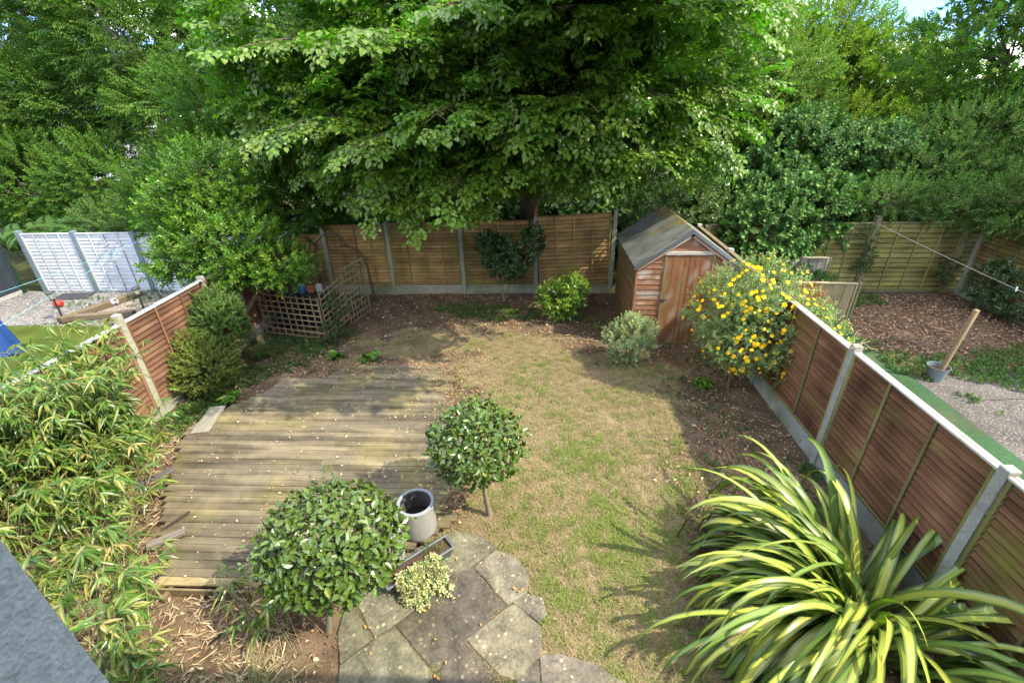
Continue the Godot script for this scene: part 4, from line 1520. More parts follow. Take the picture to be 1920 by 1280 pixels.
func grass_clump(label: String, at: Vector3, n: int, L: float, a: Color, b: Color) -> void:
	var root := thing("grass_clump", label, "grass clump", at)
	var m := MB.new()
	for i in n:
		var az := rf(0, TAU)
		var out := Vector3(cos(az), 0, sin(az))
		var p := out * rf(0, 0.12)
		var el := rf(0.7, 1.45)
		var l := L * rf(0.6, 1.15)
		var pts := []
		var ws := []
		for s in 5:
			var t := s / 4.0
			var e := el - 1.5 * t * t
			if s > 0:
				p += (out * cos(e) + Vector3(0, sin(e), 0)) * l / 4.0
			p.y = maxf(p.y, 0.01)
			pts.append(p)
			ws.append(0.0035 * (1.0 - t * t))
		m.blade(pts, ws, (Vector3.UP + out * 0.3 + Vector3(rf(-0.4, 0.4), 0, rf(-0.4, 0.4))).normalized(), mixcol(a, b))
	part("blades", m.mesh(M.grass, false), root)


func fern(label: String, at: Vector3, fronds: int, L: float) -> void:
	var root := thing("fern", label, "fern", at, 0.0, "ferns behind the white fence")
	for i in fronds:
		var m := MB.new()
		var az := TAU * i / fronds + rf(-0.3, 0.3)
		var out := Vector3(cos(az), 0, sin(az))
		var p := out * 0.05
		var el := rf(0.9, 1.3)
		var side := out.cross(Vector3.UP)
		var g := mixcol(Color(0.035, 0.1, 0.018), Color(0.06, 0.13, 0.025))
		var n := 26
		var l := L * rf(0.75, 1.15)
		var pts := [p]
		for s in n:
			var t := float(s + 1) / n
			var e := el - 2.0 * t * t
			var dir := (out * cos(e) + Vector3(0, sin(e), 0)).normalized()
			p += dir * l / n
			pts.append(p)
			var w := l * 0.17 * sin(PI * (0.12 + 0.86 * t))
			for sg in [-1.0, 1.0]:
				m.leaf(p, (side * sg + dir * 0.35 + Vector3(0, -0.12, 0)).normalized(), (dir.cross(side)).normalized() * -1.0, w, l / n * 0.85, g, 0.2, 0.1)
		m.blade([pts[0], pts[n / 2], pts[n]], [0.008, 0.005, 0.001], Vector3.UP, Color(0.16, 0.18, 0.05))
		part("frond", m.mesh(M.soft, false), root)


# ---------------------------------------------------------------- trees
func beech() -> void:
	var at := Vector3(-0.35, 0, -13.6)
	var root := thing("beech_tree", "large spreading broadleaf tree whose boughs hang over the middle of the back fence", "tree", at)
	var wood := MB.new()
	wood.us = 0.7
	var bark := Color(0.17, 0.13, 0.09)
	var lead := limb(wood, Vector3(0, -0.1, 0), Vector3(0.15, 2.9, 0.1), 0.34, 0.24, 0.0, 12, bark)
	lead.append_array(limb(wood, Vector3(0.15, 2.9, 0.1), Vector3(0.1, 11.0, 0.6), 0.22, 0.04, 0.0, 9, bark))
	limb(wood, Vector3(0.12, 2.5, 0.1), Vector3(-1.6, 7.5, 0.8), 0.17, 0.04, 0.3, 8, bark)
	limb(wood, Vector3(0.18, 2.6, 0.1), Vector3(1.8, 7.5, 0.6), 0.17, 0.04, 0.3, 8, bark)
	var ends := [[-3.2, 2.75, -9.5], [-2.3, 2.55, -9.35], [-1.7, 3.15, -9.3], [-4.7, 3.5, -10.2], [-0.5, 3.65, -9.5], [1.0, 3.5, -9.8], [2.3, 3.7, -9.5], [3.5, 3.8, -10.3], [1.8, 3.4, -10.7], [-5.4, 3.8, -11.2],
		[-5.8, 4.2, -10.3], [-4.7, 4.3, -9.0], [-3.2, 4.0, -8.4], [-1.8, 4.4, -8.2], [-0.4, 4.3, -8.5], [1.0, 4.5, -8.6], [2.4, 4.6, -9.1], [3.8, 4.7, -10.0], [4.7, 4.9, -11.2],
		[-6.2, 5.6, -10.6], [-4.9, 5.6, -9.0], [-3.0, 5.6, -8.1], [-1.3, 5.9, -7.9], [0.4, 5.8, -8.0], [2.0, 5.9, -8.6], [3.6, 6.0, -9.6], [4.8, 6.2, -11.2],
		[-5.6, 7.2, -10.5], [-3.8, 7.4, -9.2], [-4.0, 8.6, -12.5],
		[-3.5, 5.0, -16.5], [3.0, 5.5, -16.5], [-1.0, 7.0, -17.0], [-5.0, 7.0, -14.0], [0.4, 6.8, -6.4], [1.0, 6.6, -5.9], [2.2, 6.4, -7.0], [1.2, 6.2, -7.4], [3.6, 6.2, -7.8]]
	var forms := []
	var a := Color(0.125, 0.235, 0.028)
	var b := Color(0.17, 0.295, 0.038)
	var tip := Color(0.2, 0.3, 0.05)
	for k in 4:
		forms.append(spray(0.54, 0.122, 0.084, a, b, tip, M.leaf, 6, 0.16))
	var xs := []
	var cols := []
	for e in ends:
		var E := Vector3(e[0], e[1], e[2]) - at
		var hs := clampf(E.y * 0.55 + 0.9, 2.0, 8.5)
		var S: Vector3 = Vector3(0.1, hs, 0.3)
		var C := S.lerp(E, 0.5) + Vector3(0, 0.35 + 0.28 * (E.y - hs if E.y > hs else 0.0) + 0.8, 0)
		var pts := []
		var rad := []
		var N := 12
		for i in N + 1:
			var t := float(i) / N
			pts.append(S * (1 - t) * (1 - t) + C * 2.0 * t * (1 - t) + E * t * t)
			rad.append(lerpf(0.075, 0.008, pow(t, 0.7)))
		wood.tube(pts, rad, 6, bark, false)
		var len := 0.0
		for i in N:
			len += pts[i].distance_to(pts[i + 1])
		var steps := int(len * 0.78 / 0.19)
		for i in steps:
			var t := lerpf(0.24, 1.0, (i + R.randf() * 0.6) / steps)
			var u := minf(t * N, N - 0.001)
			var k := int(u)
			var p: Vector3 = pts[k].lerp(pts[k + 1], u - k)
			var d: Vector3 = (pts[k + 1] - pts[k]).normalized()
			var sg := 1.0 if i % 2 else -1.0
			var out := d.cross(Vector3.UP).normalized() * sg
			var bd := (out * rf(0.7, 1.0) + d * rf(0.5, 0.9) + Vector3(0, rf(-0.1, 0.2), 0)).normalized()
			var bl := (0.3 + 1.15 * (1.0 - t)) * rf(0.7, 1.25)
			if i >= steps - 1:
				bd = d
				bl = 0.3
			var n := maxi(1, int(bl / 0.17))
			var q := p
			var bp := [p]
			for s in n:
				bd = (bd + Vector3(rf(-0.12, 0.12), -0.07, rf(-0.12, 0.12))).normalized()
				q += bd * bl / n
				bp.append(q)
				var s2 := 1.0 if s % 2 else -1.0
				var o2 := bd.cross(Vector3.UP).normalized() * s2
				var dir := (bd + o2 * rf(0.3, 0.9) + Vector3(0, rf(-0.25, 0.2), 0)).normalized()
				xs.append(aim(q, dir, (Vector3.UP + Vector3(rf(-0.35, 0.35), 0, rf(-0.2, 0.4))).normalized(), rf(0.75, 1.25)))
				var br := 1.0 + 0.35 * wob.get_noise_3dv((q + at) * 70.0)
				cols.append(shade(br * rf(0.8, 1.2), rf(-0.08, 0.16)))
			if n > 1:
				var rr := []
				for s in bp.size():
					rr.append(lerpf(0.009, 0.003, float(s) / (bp.size() - 1)))
				wood.tube(bp, rr, 4, bark, false)
	shell([[Vector3(-2.6, 4.7, 2.3), Vector3(2.4, 1.3, 1.8), 600], [Vector3(0.8, 4.9, 2.7), Vector3(2.4, 1.3, 1.9), 560], [Vector3(3.2, 4.6, 1.8), Vector3(1.9, 1.4, 1.6), 260], [Vector3(-4.6, 4.7, 1.9), Vector3(1.7, 1.3, 1.5), 450], [Vector3(-1.2, 6.3, 2.4), Vector3(2.8, 1.2, 1.9), 420], [Vector3(2.4, 6.2, 2.2), Vector3(2.4, 1.2, 1.7), 210], [Vector3(-4.4, 6.3, 2.0), Vector3(2.0, 1.2, 1.6), 400], [Vector3(-2.5, 3.6, 2.7), Vector3(1.7, 0.75, 1.2), 360], [Vector3(1.5, 3.9, 2.4), Vector3(1.7, 0.7, 1.2), 300]], 1.0, 75.0, 0.1, xs, cols, 0.4)
	shell([[Vector3(1.55, 6.8, 8.2), Vector3(2.2, 0.4, 0.9), 230], [Vector3(2.3, 6.9, 6.9), Vector3(1.6, 0.4, 0.9), 190]], 1.0, 90.0, 0.0, xs, cols, 0.6)  # unseen foliage above the view, added to shade the deck and far lawn
	part("trunk", wood.mesh(M.bark), root)
	scatter_mix("crown", forms, xs, cols, root)


func vegetation() -> void:
	# --- behind the fences
	beech()
	var mk := func(count: int, maker: Callable) -> Array:
		var out := []
		for k in count:
			out.append(maker.call())
		return out
	var dark: Array = mk.call(3, func(): return sprig(0.4, 20, 0.11, 0.06, Color(0.075, 0.15, 0.026), Color(0.105, 0.19, 0.032), Color(0.15, 0.235, 0.045), M.far, 1.2))
	var mid: Array = mk.call(3, func(): return sprig(0.4, 24, 0.085, 0.045, Color(0.08, 0.165, 0.03), Color(0.11, 0.205, 0.035), Color(0.15, 0.25, 0.045), M.far, 1.2))
	var lime: Array = mk.call(3, func(): return sprig(0.45, 24, 0.09, 0.04, Color(0.15, 0.24, 0.028), Color(0.2, 0.28, 0.034), Color(0.26, 0.33, 0.05), M.far, 1.1))
	var ivyl: Array = mk.call(3, func(): return sprig(0.3, 16, 0.085, 0.075, Color(0.065, 0.145, 0.042), Color(0.095, 0.19, 0.045), Color(0.15, 0.26, 0.055), M.soft, 1.3))
	var small: Array = mk.call(3, func(): return sprig(0.24, 20, 0.05, 0.024, Color(0.1, 0.18, 0.05), Color(0.135, 0.22, 0.065), Color(0.2, 0.28, 0.09), M.far, 1.0))
	leafy("dark_tree", "far tree filling the sky behind the feathery trees at the upper left", "tree", Vector3(-18.2, 0, -25), [[Vector3(0, 7.2, 0), Vector3(3.6, 2.6, 2.0), 900], [Vector3(1.5, 10.4, 0), Vector3(3.8, 2.2, 2.0), 800], [Vector3(-4.2, 9.0, 0), Vector3(2.8, 2.4, 1.8), 500]], mid, {"stem": 0.16, "fork": Vector3(0, 3.0, 0), "size": 1.6, "clump": 40.0, "group": "trees beyond the back fence"})
	var limes: Array = mk.call(3, func(): return sprig(0.3, 22, 0.06, 0.032, Color(0.14, 0.23, 0.045), Color(0.19, 0.27, 0.06), Color(0.27, 0.33, 0.09), M.far, 1.0))
	var feather: Array = mk.call(3, func(): return spray(0.5, 0.07, 0.028, Color(0.085, 0.175, 0.032), Color(0.12, 0.22, 0.04), Color(0.16, 0.27, 0.055), M.far, 8, 0.3))
	leafy("dark_tree", "tall dark green tree behind the big spreading tree, on its left", "tree", Vector3(-5.5, 0, -18.5), [[Vector3(0, 6.5, 0), Vector3(3.2, 3.4, 2.4), 1330], [Vector3(-2.2, 4.0, 0.5), Vector3(2.2, 2.4, 1.8), 700], [Vector3(1.8, 9.5, 0), Vector3(2.8, 2.6, 2.2), 700], [Vector3(1.6, 3.4, 0.8), Vector3(1.8, 1.8, 1.5), 489]], dark, {"stem": 0.14, "fork": Vector3(0, 2.5, 0), "size": 1.35, "clump": 45.0, "group": "trees beyond the back fence"})
	leafy("dark_tree", "tall dark green tree behind the shed end of the back fence", "tree", Vector3(3.6, 0, -18.5), [[Vector3(0, 6.5, 0), Vector3(3.2, 3.2, 2.2), 1330], [Vector3(2.4, 4.2, 0.6), Vector3(2.2, 2.2, 1.8), 700], [Vector3(-2.0, 9.3, 0), Vector3(2.8, 2.6, 2.2), 700], [Vector3(-2.0, 3.6, 0.6), Vector3(1.8, 1.8, 1.5), 489]], dark, {"stem": 0.14, "fork": Vector3(0, 2.5, 0), "size": 1.35, "clump": 45.0, "group": "trees beyond the back fence"})
	leafy("ivy_thicket", "low dark ivy thicket in the shade behind the back fence", "ivy", Vector3(-2, 0, -15.3), [[Vector3(-3, 0.9, 0), Vector3(2.2, 1.3, 0.9), 588], [Vector3(0.2, 0.9, -0.4), Vector3(2.2, 1.2, 0.9), 588], [Vector3(3.4, 1.0, 0), Vector3(2.2, 1.5, 0.9), 588]], ivyl, {"stem": 0.02, "size": 1.4, "stem_name": "stems", "leaf_name": "foliage"})
	leafy("hawthorn_tree", "bushy green tree leaning over the left end of the back fence", "tree", Vector3(-8.4, 0, -13.2), [[Vector3(0.6, 3.2, 0.7), Vector3(1.9, 1.2, 1.3), 868], [Vector3(-1.4, 2.4, 0.2), Vector3(1.6, 1.1, 1.1), 644], [Vector3(1.0, 4.8, 0), Vector3(2.0, 1.3, 1.4), 784], [Vector3(2.3, 2.2, 0.7), Vector3(0.9, 0.8, 0.8), 308]], mid, {"stem": 0.09, "fork": Vector3(0.2, 1.4, 0), "size": 1.0, "clump": 70.0, "bark": Color(0.12, 0.1, 0.08)})
	leafy("ash_tree", "feathery light green tree at the far left beyond the white fence", "tree", Vector3(-19.5, 0, -19), [[Vector3(0, 7.0, 0), Vector3(3.0, 2.6, 2.4), 1330], [Vector3(2.4, 4.6, 1.0), Vector3(2.4, 1.7, 1.9), 868], [Vector3(-2.2, 4.2, 1.2), Vector3(2.4, 1.8, 1.9), 728], [Vector3(1.5, 9.6, 0), Vector3(2.6, 1.8, 2.0), 448]], feather, {"stem": 0.15, "fork": Vector3(0.2, 2.8, 0), "size": 1.3, "clump": 50.0, "bark": Color(0.3, 0.27, 0.22), "twigs": 7})
	leafy("ash_tree", "airy feathery tree in front of the pale house beyond the white fence", "tree", Vector3(-14.6, 0, -18.2), [[Vector3(0.8, 6.9, 0), Vector3(2.6, 2.2, 2.0), 1120], [Vector3(2.2, 4.6, 0.8), Vector3(1.7, 1.2, 1.5), 588], [Vector3(-1.9, 5.3, 0.4), Vector3(1.6, 1.2, 1.3), 461], [Vector3(0.0, 9.6, 0), Vector3(2.8, 1.7, 2.0), 448]], feather, {"stem": 0.12, "fork": Vector3(0.2, 3.2, 0), "size": 1.2, "clump": 60.0, "bark": Color(0.32, 0.29, 0.24), "twigs": 7})
	leafy("dark_tree", "tall full tree behind the leaning tree at the upper left", "tree", Vector3(-10.5, 0, -20.5), [[Vector3(0, 7.0, 0), Vector3(3.0, 3.0, 2.2), 1190], [Vector3(-0.5, 10.2, 0), Vector3(3.2, 2.4, 2.2), 840], [Vector3(0.5, 4.0, 0.5), Vector3(2.2, 1.8, 1.6), 630]], mid, {"stem": 0.14, "fork": Vector3(0, 2.5, 0), "size": 1.4, "clump": 45.0, "group": "trees beyond the back fence"})
	leafy("dark_tree", "tall tree directly behind the trunk of the big spreading tree", "tree", Vector3(-0.8, 0, -18.0), [[Vector3(0, 6.2, 0), Vector3(2.6, 2.8, 1.8), 1120], [Vector3(0.3, 9.6, 0), Vector3(2.8, 2.2, 2.0), 770], [Vector3(0, 3.4, 0.3), Vector3(2.2, 1.6, 1.4), 588]], dark, {"stem": 0.14, "fork": Vector3(0, 2.5, 0), "size": 1.4, "clump": 45.0, "group": "trees beyond the back fence"})
	leafy("elder_bush", "mid green bush with dense small leaves behind the white fence", "bush", Vector3(-11.2, 0, -14.2), [[Vector3(0, 1.7, 0), Vector3(1.8, 1.3, 1.0), 868], [Vector3(1.7, 2.3, 0), Vector3(1.3, 1.0, 0.9), 588], [Vector3(-1.9, 1.3, 0.1), Vector3(1.3, 0.9, 0.8), 461]], small, {"stem": 0.03, "size": 1.25, "clump": 80.0, "stem_name": "stems", "leaf_name": "foliage"})
	leafy("elder_bush", "tall loose bush at the far left behind the ferns", "bush", Vector3(-17.2, 0, -15.8), [[Vector3(0, 2.4, 0), Vector3(2.0, 1.5, 1.1), 868], [Vector3(2.5, 2.6, 0.2), Vector3(1.5, 1.2, 1.0), 602], [Vector3(-2.2, 2.6, 0), Vector3(1.6, 1.4, 1.0), 503]], mid, {"stem": 0.04, "size": 1.1, "clump": 70.0, "stem_name": "stems", "leaf_name": "foliage", "bark": Color(0.3, 0.27, 0.2), "twigs": 8})
	leafy("willow_tree", "sunlit yellow green tree against the sky in the gap between taller trees", "tree", Vector3(9.4, 0, -23.5), [[Vector3(2.2, 6.6, 0), Vector3(2.4, 1.2, 1.6), 600], [Vector3(0, 4.4, 0), Vector3(3.6, 2.2, 2.2), 1680], [Vector3(-2.4, 6.4, 0), Vector3(2.6, 2.2, 1.8), 868], [Vector3(2.0, 5.5, 0.3), Vector3(2.2, 1.7, 1.6), 672]], lime, {"stem": 0.14, "fork": Vector3(0, 2.2, 0), "size": 1.4, "clump": 50.0})
	leafy("willow_tree", "yellow green tree under the patch of blue sky", "tree", Vector3(14.8, 0, -23.0), [[Vector3(-0.6, 5.6, 0), Vector3(2.4, 1.1, 1.6), 600], [Vector3(0, 3.6, 0), Vector3(3.2, 2.1, 2.2), 1330], [Vector3(2.2, 4.6, 0), Vector3(2.4, 1.5, 1.8), 588], [Vector3(-2.4, 3.0, 1), Vector3(2.0, 1.6, 1.5), 588]], lime, {"stem": 0.12, "fork": Vector3(0, 2.0, 0), "size": 1.3, "clump": 50.0})
	leafy("leafy_tree", "tall tree with small glinting leaves right of the big spreading tree", "tree", Vector3(6.2, 0, -17.0), [[Vector3(0.3, 4.7, 0), Vector3(2.2, 1.9, 1.5), 1260], [Vector3(-1.0, 6.8, 0), Vector3(2.2, 1.7, 1.5), 868], [Vector3(1.6, 3.4, 0.6), Vector3(1.6, 1.2, 1.2), 840]], limes, {"stem": 0.12, "fork": Vector3(0, 2.2, 0), "size": 1.5, "clump": 60.0})
	leafy("holly_tree", "tall dark glossy tree at the right edge with gaps of sky", "tree", Vector3(13.6, 0, -15.6), [[Vector3(-0.8, 5.6, 0), Vector3(2.4, 1.7, 1.6), 868], [Vector3(0.8, 3.9, 0.7), Vector3(2.2, 1.5, 1.5), 868], [Vector3(0.6, 7.4, 0), Vector3(3.2, 1.6, 1.9), 868], [Vector3(-1.6, 3.3, 0.4), Vector3(1.5, 1.0, 1.1), 461]], dark, {"stem": 0.12, "fork": Vector3(0, 2.0, 0), "size": 0.95, "clump": 80.0, "bark": Color(0.1, 0.08, 0.06), "twigs": 8})
	leafy("bramble_mound", "dense mound of bramble and ivy behind the right hand fence", "bramble", Vector3(7.2, 0, -14.4), [[Vector3(-0.6, 1.4, 0.3), Vector3(1.9, 1.5, 1.4), 1540], [Vector3(0.6, 2.6, -0.4), Vector3(1.6, 1.5, 1.2), 1120], [Vector3(2.6, 2.2, 0), Vector3(1.8, 1.5, 1.3), 1190], [Vector3(-2.2, 1.7, 0.4), Vector3(1.2, 1.1, 1.0), 588], [Vector3(-1.5, 1.5, 2.6), Vector3(1.0, 0.8, 0.5), 588], [Vector3(-0.3, 2.0, 2.0), Vector3(1.1, 0.7, 0.6), 588]], ivyl, {"stem": 0.02, "size": 1.05, "clump": 90.0, "stem_name": "stems", "leaf_name": "foliage", "thick": 0.3})
	leafy("hawthorn_hedge", "tangled hedge with bare twigs along the right hand fence", "hedge", Vector3(11.6, 0, -13.6), [[Vector3(-0.8, 2.6, 0.2), Vector3(1.5, 0.9, 0.9), 588], [Vector3(1.0, 2.4, 0.6), Vector3(1.5, 1.0, 0.9), 588], [Vector3(0.2, 3.5, -0.2), Vector3(1.9, 1.0, 1.0), 644], [Vector3(2.4, 3.2, 0.4), Vector3(1.4, 1.2, 0.9), 461], [Vector3(-1.4, 2.2, 1.7), Vector3(0.9, 0.45, 0.5), 280], [Vector3(-0.2, 2.3, 2.2), Vector3(1.0, 0.5, 0.6), 336], [Vector3(-3.0, 2.3, 1.4), Vector3(0.9, 0.4, 0.5), 251]], small, {"stem": 0.03, "size": 1.25, "clump": 90.0, "stem_name": "stems", "leaf_name": "foliage", "bark": Color(0.24, 0.2, 0.15), "twigs": 12})
	leafy("hawthorn_tree", "tree at the right of the neighbouring plot whose twigs hang over its fence", "tree", Vector3(13.2, 0, -9.4), [[Vector3(-0.9, 4.4, 0.2), Vector3(1.9, 1.5, 2.6), 868], [Vector3(0.9, 5.8, 0), Vector3(2.3, 1.7, 3.4), 1007], [Vector3(0.4, 3.6, 2.4), Vector3(1.9, 1.3, 1.6), 503], [Vector3(-2.5, 2.5, -1.2), Vector3(0.9, 0.6, 0.8), 210]], small, {"stem": 0.1, "fork": Vector3(0, 2.0, 0), "size": 1.7, "clump": 60.0})
	leafy("pale_shrub", "sunlit pale leaved shrub just behind the shed roof", "shrub", Vector3(3.9, 0, -12.9), [[Vector3(0, 1.8, 0), Vector3(1.1, 0.95, 0.7), 620], [Vector3(-0.9, 2.0, 0), Vector3(0.7, 0.7, 0.5), 260], [Vector3(1.2, 1.4, 0.1), Vector3(0.8, 0.7, 0.5), 280]], mk.call(3, func(): return sprig(0.2, 16, 0.045, 0.028, Color(0.14, 0.2, 0.07), Color(0.19, 0.25, 0.1), Color(0.26, 0.31, 0.14), M.leaf, 1.1)), {"stem": 0.03, "clump": 100.0, "stem_name": "stems", "leaf_name": "foliage", "size": 1.1})
	for q in [[-15.9, -13.3, "broad"], [-15.0, -13.5, "tallest"], [-14.2, -13.25, "bright"], [-13.5, -13.5, "small"]]:
		fern({"broad": "fern clump nearest the black fence, behind the white fence", "tallest": "tall fern second from the black fence", "bright": "fern behind the white fence panel left of its second post", "small": "last fern before the dense bush behind the white fence"}[q[2]], Vector3(q[0], 0.9, q[1]), 11, 1.5)
	# --- in the garden
	var photl: Array = mk.call(3, func(): return sprig(0.22, 15, 0.075, 0.034, Color(0.1, 0.21, 0.02), Color(0.14, 0.26, 0.026), Color(0.22, 0.32, 0.04), M.leaf, 1.1))
	leafy("photinia_tree", "small bright green tree with leaning stems beside the trellis", "tree", Vector3(-6.05, 0, -8.9), [[Vector3(-0.2, 2.35, 0), Vector3(1.0, 0.6, 0.7), 560], [Vector3(-1.0, 2.9, -0.4), Vector3(0.8, 0.6, 0.6), 520], [Vector3(0.75, 1.85, 0.0), Vector3(0.8, 0.34, 0.5), 300], [Vector3(0.1, 1.85, 0.2), Vector3(0.7, 0.33, 0.4), 220], [Vector3(-1.05, 2.0, 0.1), Vector3(0.6, 0.4, 0.5), 330], [Vector3(-0.5, 3.5, -0.6), Vector3(0.8, 0.6, 0.6), 330]], photl, {"stem": 0.055, "fork": Vector3(-0.22, 0.75, 0.02), "clump": 120.0, "bark": Color(0.36, 0.26, 0.16), "up": 0.5})
	var hebe: Array = mk.call(3, func(): return sprig(0.1, 22, 0.022, 0.01, Color(0.14, 0.2, 0.04), Color(0.18, 0.24, 0.05), Color(0.25, 0.3, 0.07), M.soft, 0.9))
	leafy("hebe_bush", "dense rounded yellow green bush nearer of two by the left fence", "bush", Vector3(-6.05, 0, -7.1), [[Vector3(0, 0.5, 0), Vector3(0.5, 0.48, 0.5), 1400], [Vector3(-0.3, 0.75, -0.1), Vector3(0.42, 0.35, 0.38), 600]], hebe, {"stem": 0.015, "clump": 180.0, "stem_name": "stems", "leaf_name": "foliage", "up": 0.6, "thick": 0.25, "group": "rounded bushes by the left fence", "size": 1.15})
	var hebe2: Array = mk.call(3, func(): return sprig(0.11, 20, 0.026, 0.012, Color(0.09, 0.175, 0.04), Color(0.12, 0.21, 0.05), Color(0.16, 0.25, 0.06), M.soft, 0.9))
	leafy("hebe_bush", "taller mid green rounded bush behind the yellow green one", "bush", Vector3(-6.1, 0, -7.85), [[Vector3(0, 0.95, 0), Vector3(0.42, 0.55, 0.45), 1000], [Vector3(0.0, 1.3, -0.1), Vector3(0.36, 0.35, 0.36), 500]], hebe2, {"stem": 0.015, "clump": 180.0, "stem_name": "stems", "leaf_name": "foliage", "up": 0.6, "thick": 0.25, "group": "rounded bushes by the left fence", "size": 1.15})
	var rhodo: Array = mk.call(3, func(): return sprig(0.12, 9, 0.1, 0.04, Color(0.03, 0.075, 0.022), Color(0.045, 0.095, 0.026), Color(0.07, 0.12, 0.03), M.gloss, 1.2))
	leafy("rhododendron", "dark leaved small tree with two pale stems against the back fence", "shrub", Vector3(-0.85, 0, -11.3), [[Vector3(-0.05, 1.3, 0), Vector3(0.42, 0.38, 0.25), 150], [Vector3(0.3, 1.1, 0.02), Vector3(0.35, 0.35, 0.24), 110], [Vector3(-0.32, 1.6, 0), Vector3(0.26, 0.22, 0.2), 60], [Vector3(0.75, 1.6, 0.02), Vector3(0.22, 0.36, 0.2), 80], [Vector3(0.0, 0.85, 0.05), Vector3(0.25, 0.2, 0.2), 45]], rhodo, {"stem": 0.018, "clump": 150.0, "bark": Color(0.32, 0.28, 0.17), "leaf_name": "crown"})
	var choisya: Array = mk.call(3, func(): return sprig(0.1, 10, 0.065, 0.026, Color(0.1, 0.2, 0.018), Color(0.14, 0.25, 0.022), Color(0.24, 0.34, 0.05), M.gloss, 1.2))
	leafy("choisya_bush", "glossy bright lime green bush in front of the back fence", "bush", Vector3(0.62, 0, -10.25), [[Vector3(-0.1, 0.5, 0), Vector3(0.45, 0.42, 0.4), 330], [Vector3(0.22, 0.72, 0), Vector3(0.32, 0.36, 0.3), 190]], choisya, {"stem": 0.014, "clump": 180.0, "stem_name": "stems", "leaf_name": "foliage", "up": 0.5})
	var pale: Array = mk.call(3, func(): return sprig(0.12, 16, 0.034, 0.016, Color(0.28, 0.37, 0.16), Color(0.37, 0.44, 0.23), Color(0.46, 0.5, 0.28), M.soft, 1.0))
	leafy("euonymus_bush", "pale silvery green bush in front of the shed's left corner", "bush", Vector3(1.78, 0, -8.25), [[Vector3(0, 0.42, 0), Vector3(0.46, 0.42, 0.4), 480], [Vector3(0.12, 0.66, -0.05), Vector3(0.3, 0.28, 0.28), 170], [Vector3(0.4, 0.72, -0.05), Vector3(0.12, 0.2, 0.12), 40]], pale, {"stem": 0.012, "clump": 170.0, "stem_name": "stems", "leaf_name": "foliage", "up": 0.7})
	hypericum()
	var phl: Array = mk.call(2, func(): return sprig(0.08, 8, 0.04, 0.022, Color(0.05, 0.1, 0.03), Color(0.07, 0.13, 0.035), Color(0.1, 0.17, 0.04), M.leaf, 1.2))
	leafy("ivy_trail", "ivy trailing down the trellis corner to the ground", "ivy", Vector3(-4.5, 0, -9.15), [[Vector3(0.0, 0.25, 0.1), Vector3(0.3, 0.25, 0.3), 110], [Vector3(0.1, 0.65, -0.2), Vector3(0.16, 0.5, 0.3), 90]], phl, {"stem": 0.012, "clump": 180.0, "stem_name": "stems", "leaf_name": "foliage"})
	leafy("ivy_trail", "ivy climbing the second post of the neighbour's green fence", "ivy", Vector3(8.15, 0, -11.7), [[Vector3(0.02, 0.95, 0.0), Vector3(0.2, 0.42, 0.12), 90], [Vector3(-0.1, 1.5, 0.0), Vector3(0.14, 0.3, 0.1), 40]], phl, {"stem": 0.012, "clump": 180.0, "stem_name": "stems", "leaf_name": "foliage", "size": 1.1})
	leafy("ivy_trail", "ivy on the third post of the neighbour's green fence", "ivy", Vector3(10.25, 0, -11.65), [[Vector3(0.0, 0.7, 0.0), Vector3(0.18, 0.4, 0.12), 80]], phl, {"stem": 0.012, "clump": 180.0, "stem_name": "stems", "leaf_name": "foliage", "size": 1.1})
	leafy("dark_shrub", "dark blue green shrub in the far corner of the neighbour's plot", "shrub", Vector3(10.5, 0, -10.6), [[Vector3(-0.1, 0.7, 0), Vector3(0.35, 0.5, 0.35), 170], [Vector3(0.1, 0.5, 0.5), Vector3(0.35, 0.4, 0.4), 150]], rhodo, {"stem": 0.012, "clump": 150.0, "stem_name": "stems", "leaf_name": "foliage", "size": 0.8})
	var red: Array = mk.call(2, func(): return sprig(0.16, 14, 0.055, 0.012, Color(0.3, 0.05, 0.03), Color(0.4, 0.09, 0.04), Color(0.45, 0.16, 0.05), M.leaf, 0.9))
	leafy("red_acer", "feathery red leaved shrub behind the yellow flowered bush", "shrub", Vector3(4.75, 0, -8.3), [[Vector3(0.1, 1.15, 0), Vector3(0.45, 0.4, 0.35), 170]], red, {"stem": 0.016, "clump": 150.0, "stem_name": "stems", "leaf_name": "foliage", "bark": Color(0.2, 0.07, 0.05)})
	leafy("heap_greenery", "low green plants heaped between the two grey screens", "plant", Vector3(6.5, 0, -11.0), [[Vector3(0, 0.45, 0), Vector3(0.7, 0.35, 0.4), 190]], ivyl, {"stem": 0.012, "clump": 150.0, "stem_name": "stems", "leaf_name": "foliage", "size": 0.6})
	phormium()
	var bl := [Color(0.075, 0.175, 0.03), Color(0.1, 0.21, 0.035), Color(0.15, 0.26, 0.045), Color(0.27, 0.32, 0.09)]
	var hands: Array = mk.call(8, func(): return hand(R.randi_range(3, 7), 0.21, 0.027, bl, M.leaf))
	bamboo("broad drift of light green bamboo filling the left of the garden", [[-6.1, -4.9, 0.28, 1.3], [-6.15, -4.3, 0.4, 1.35], [-6.2, -5.15, 0.18, 1.3], [-6.2, -3.8, 0.35, 1.4], [-6.1, -4.6, 0.3, 1.4], [-5.65, -4.1, 0.6, 0.9], [-5.85, -4.85, 0.3, 0.65], [-6.3, -4.7, 0.3, 1.1], [-5.3, -3.6, 0.6, 0.75], [-6.6, -4.0, 0.7, 0.95], [-6.9, -4.3, 0.6, 1.2], [-6.0, -3.2, 0.5, 0.7]], 300, 0.9, 2.0, hands)
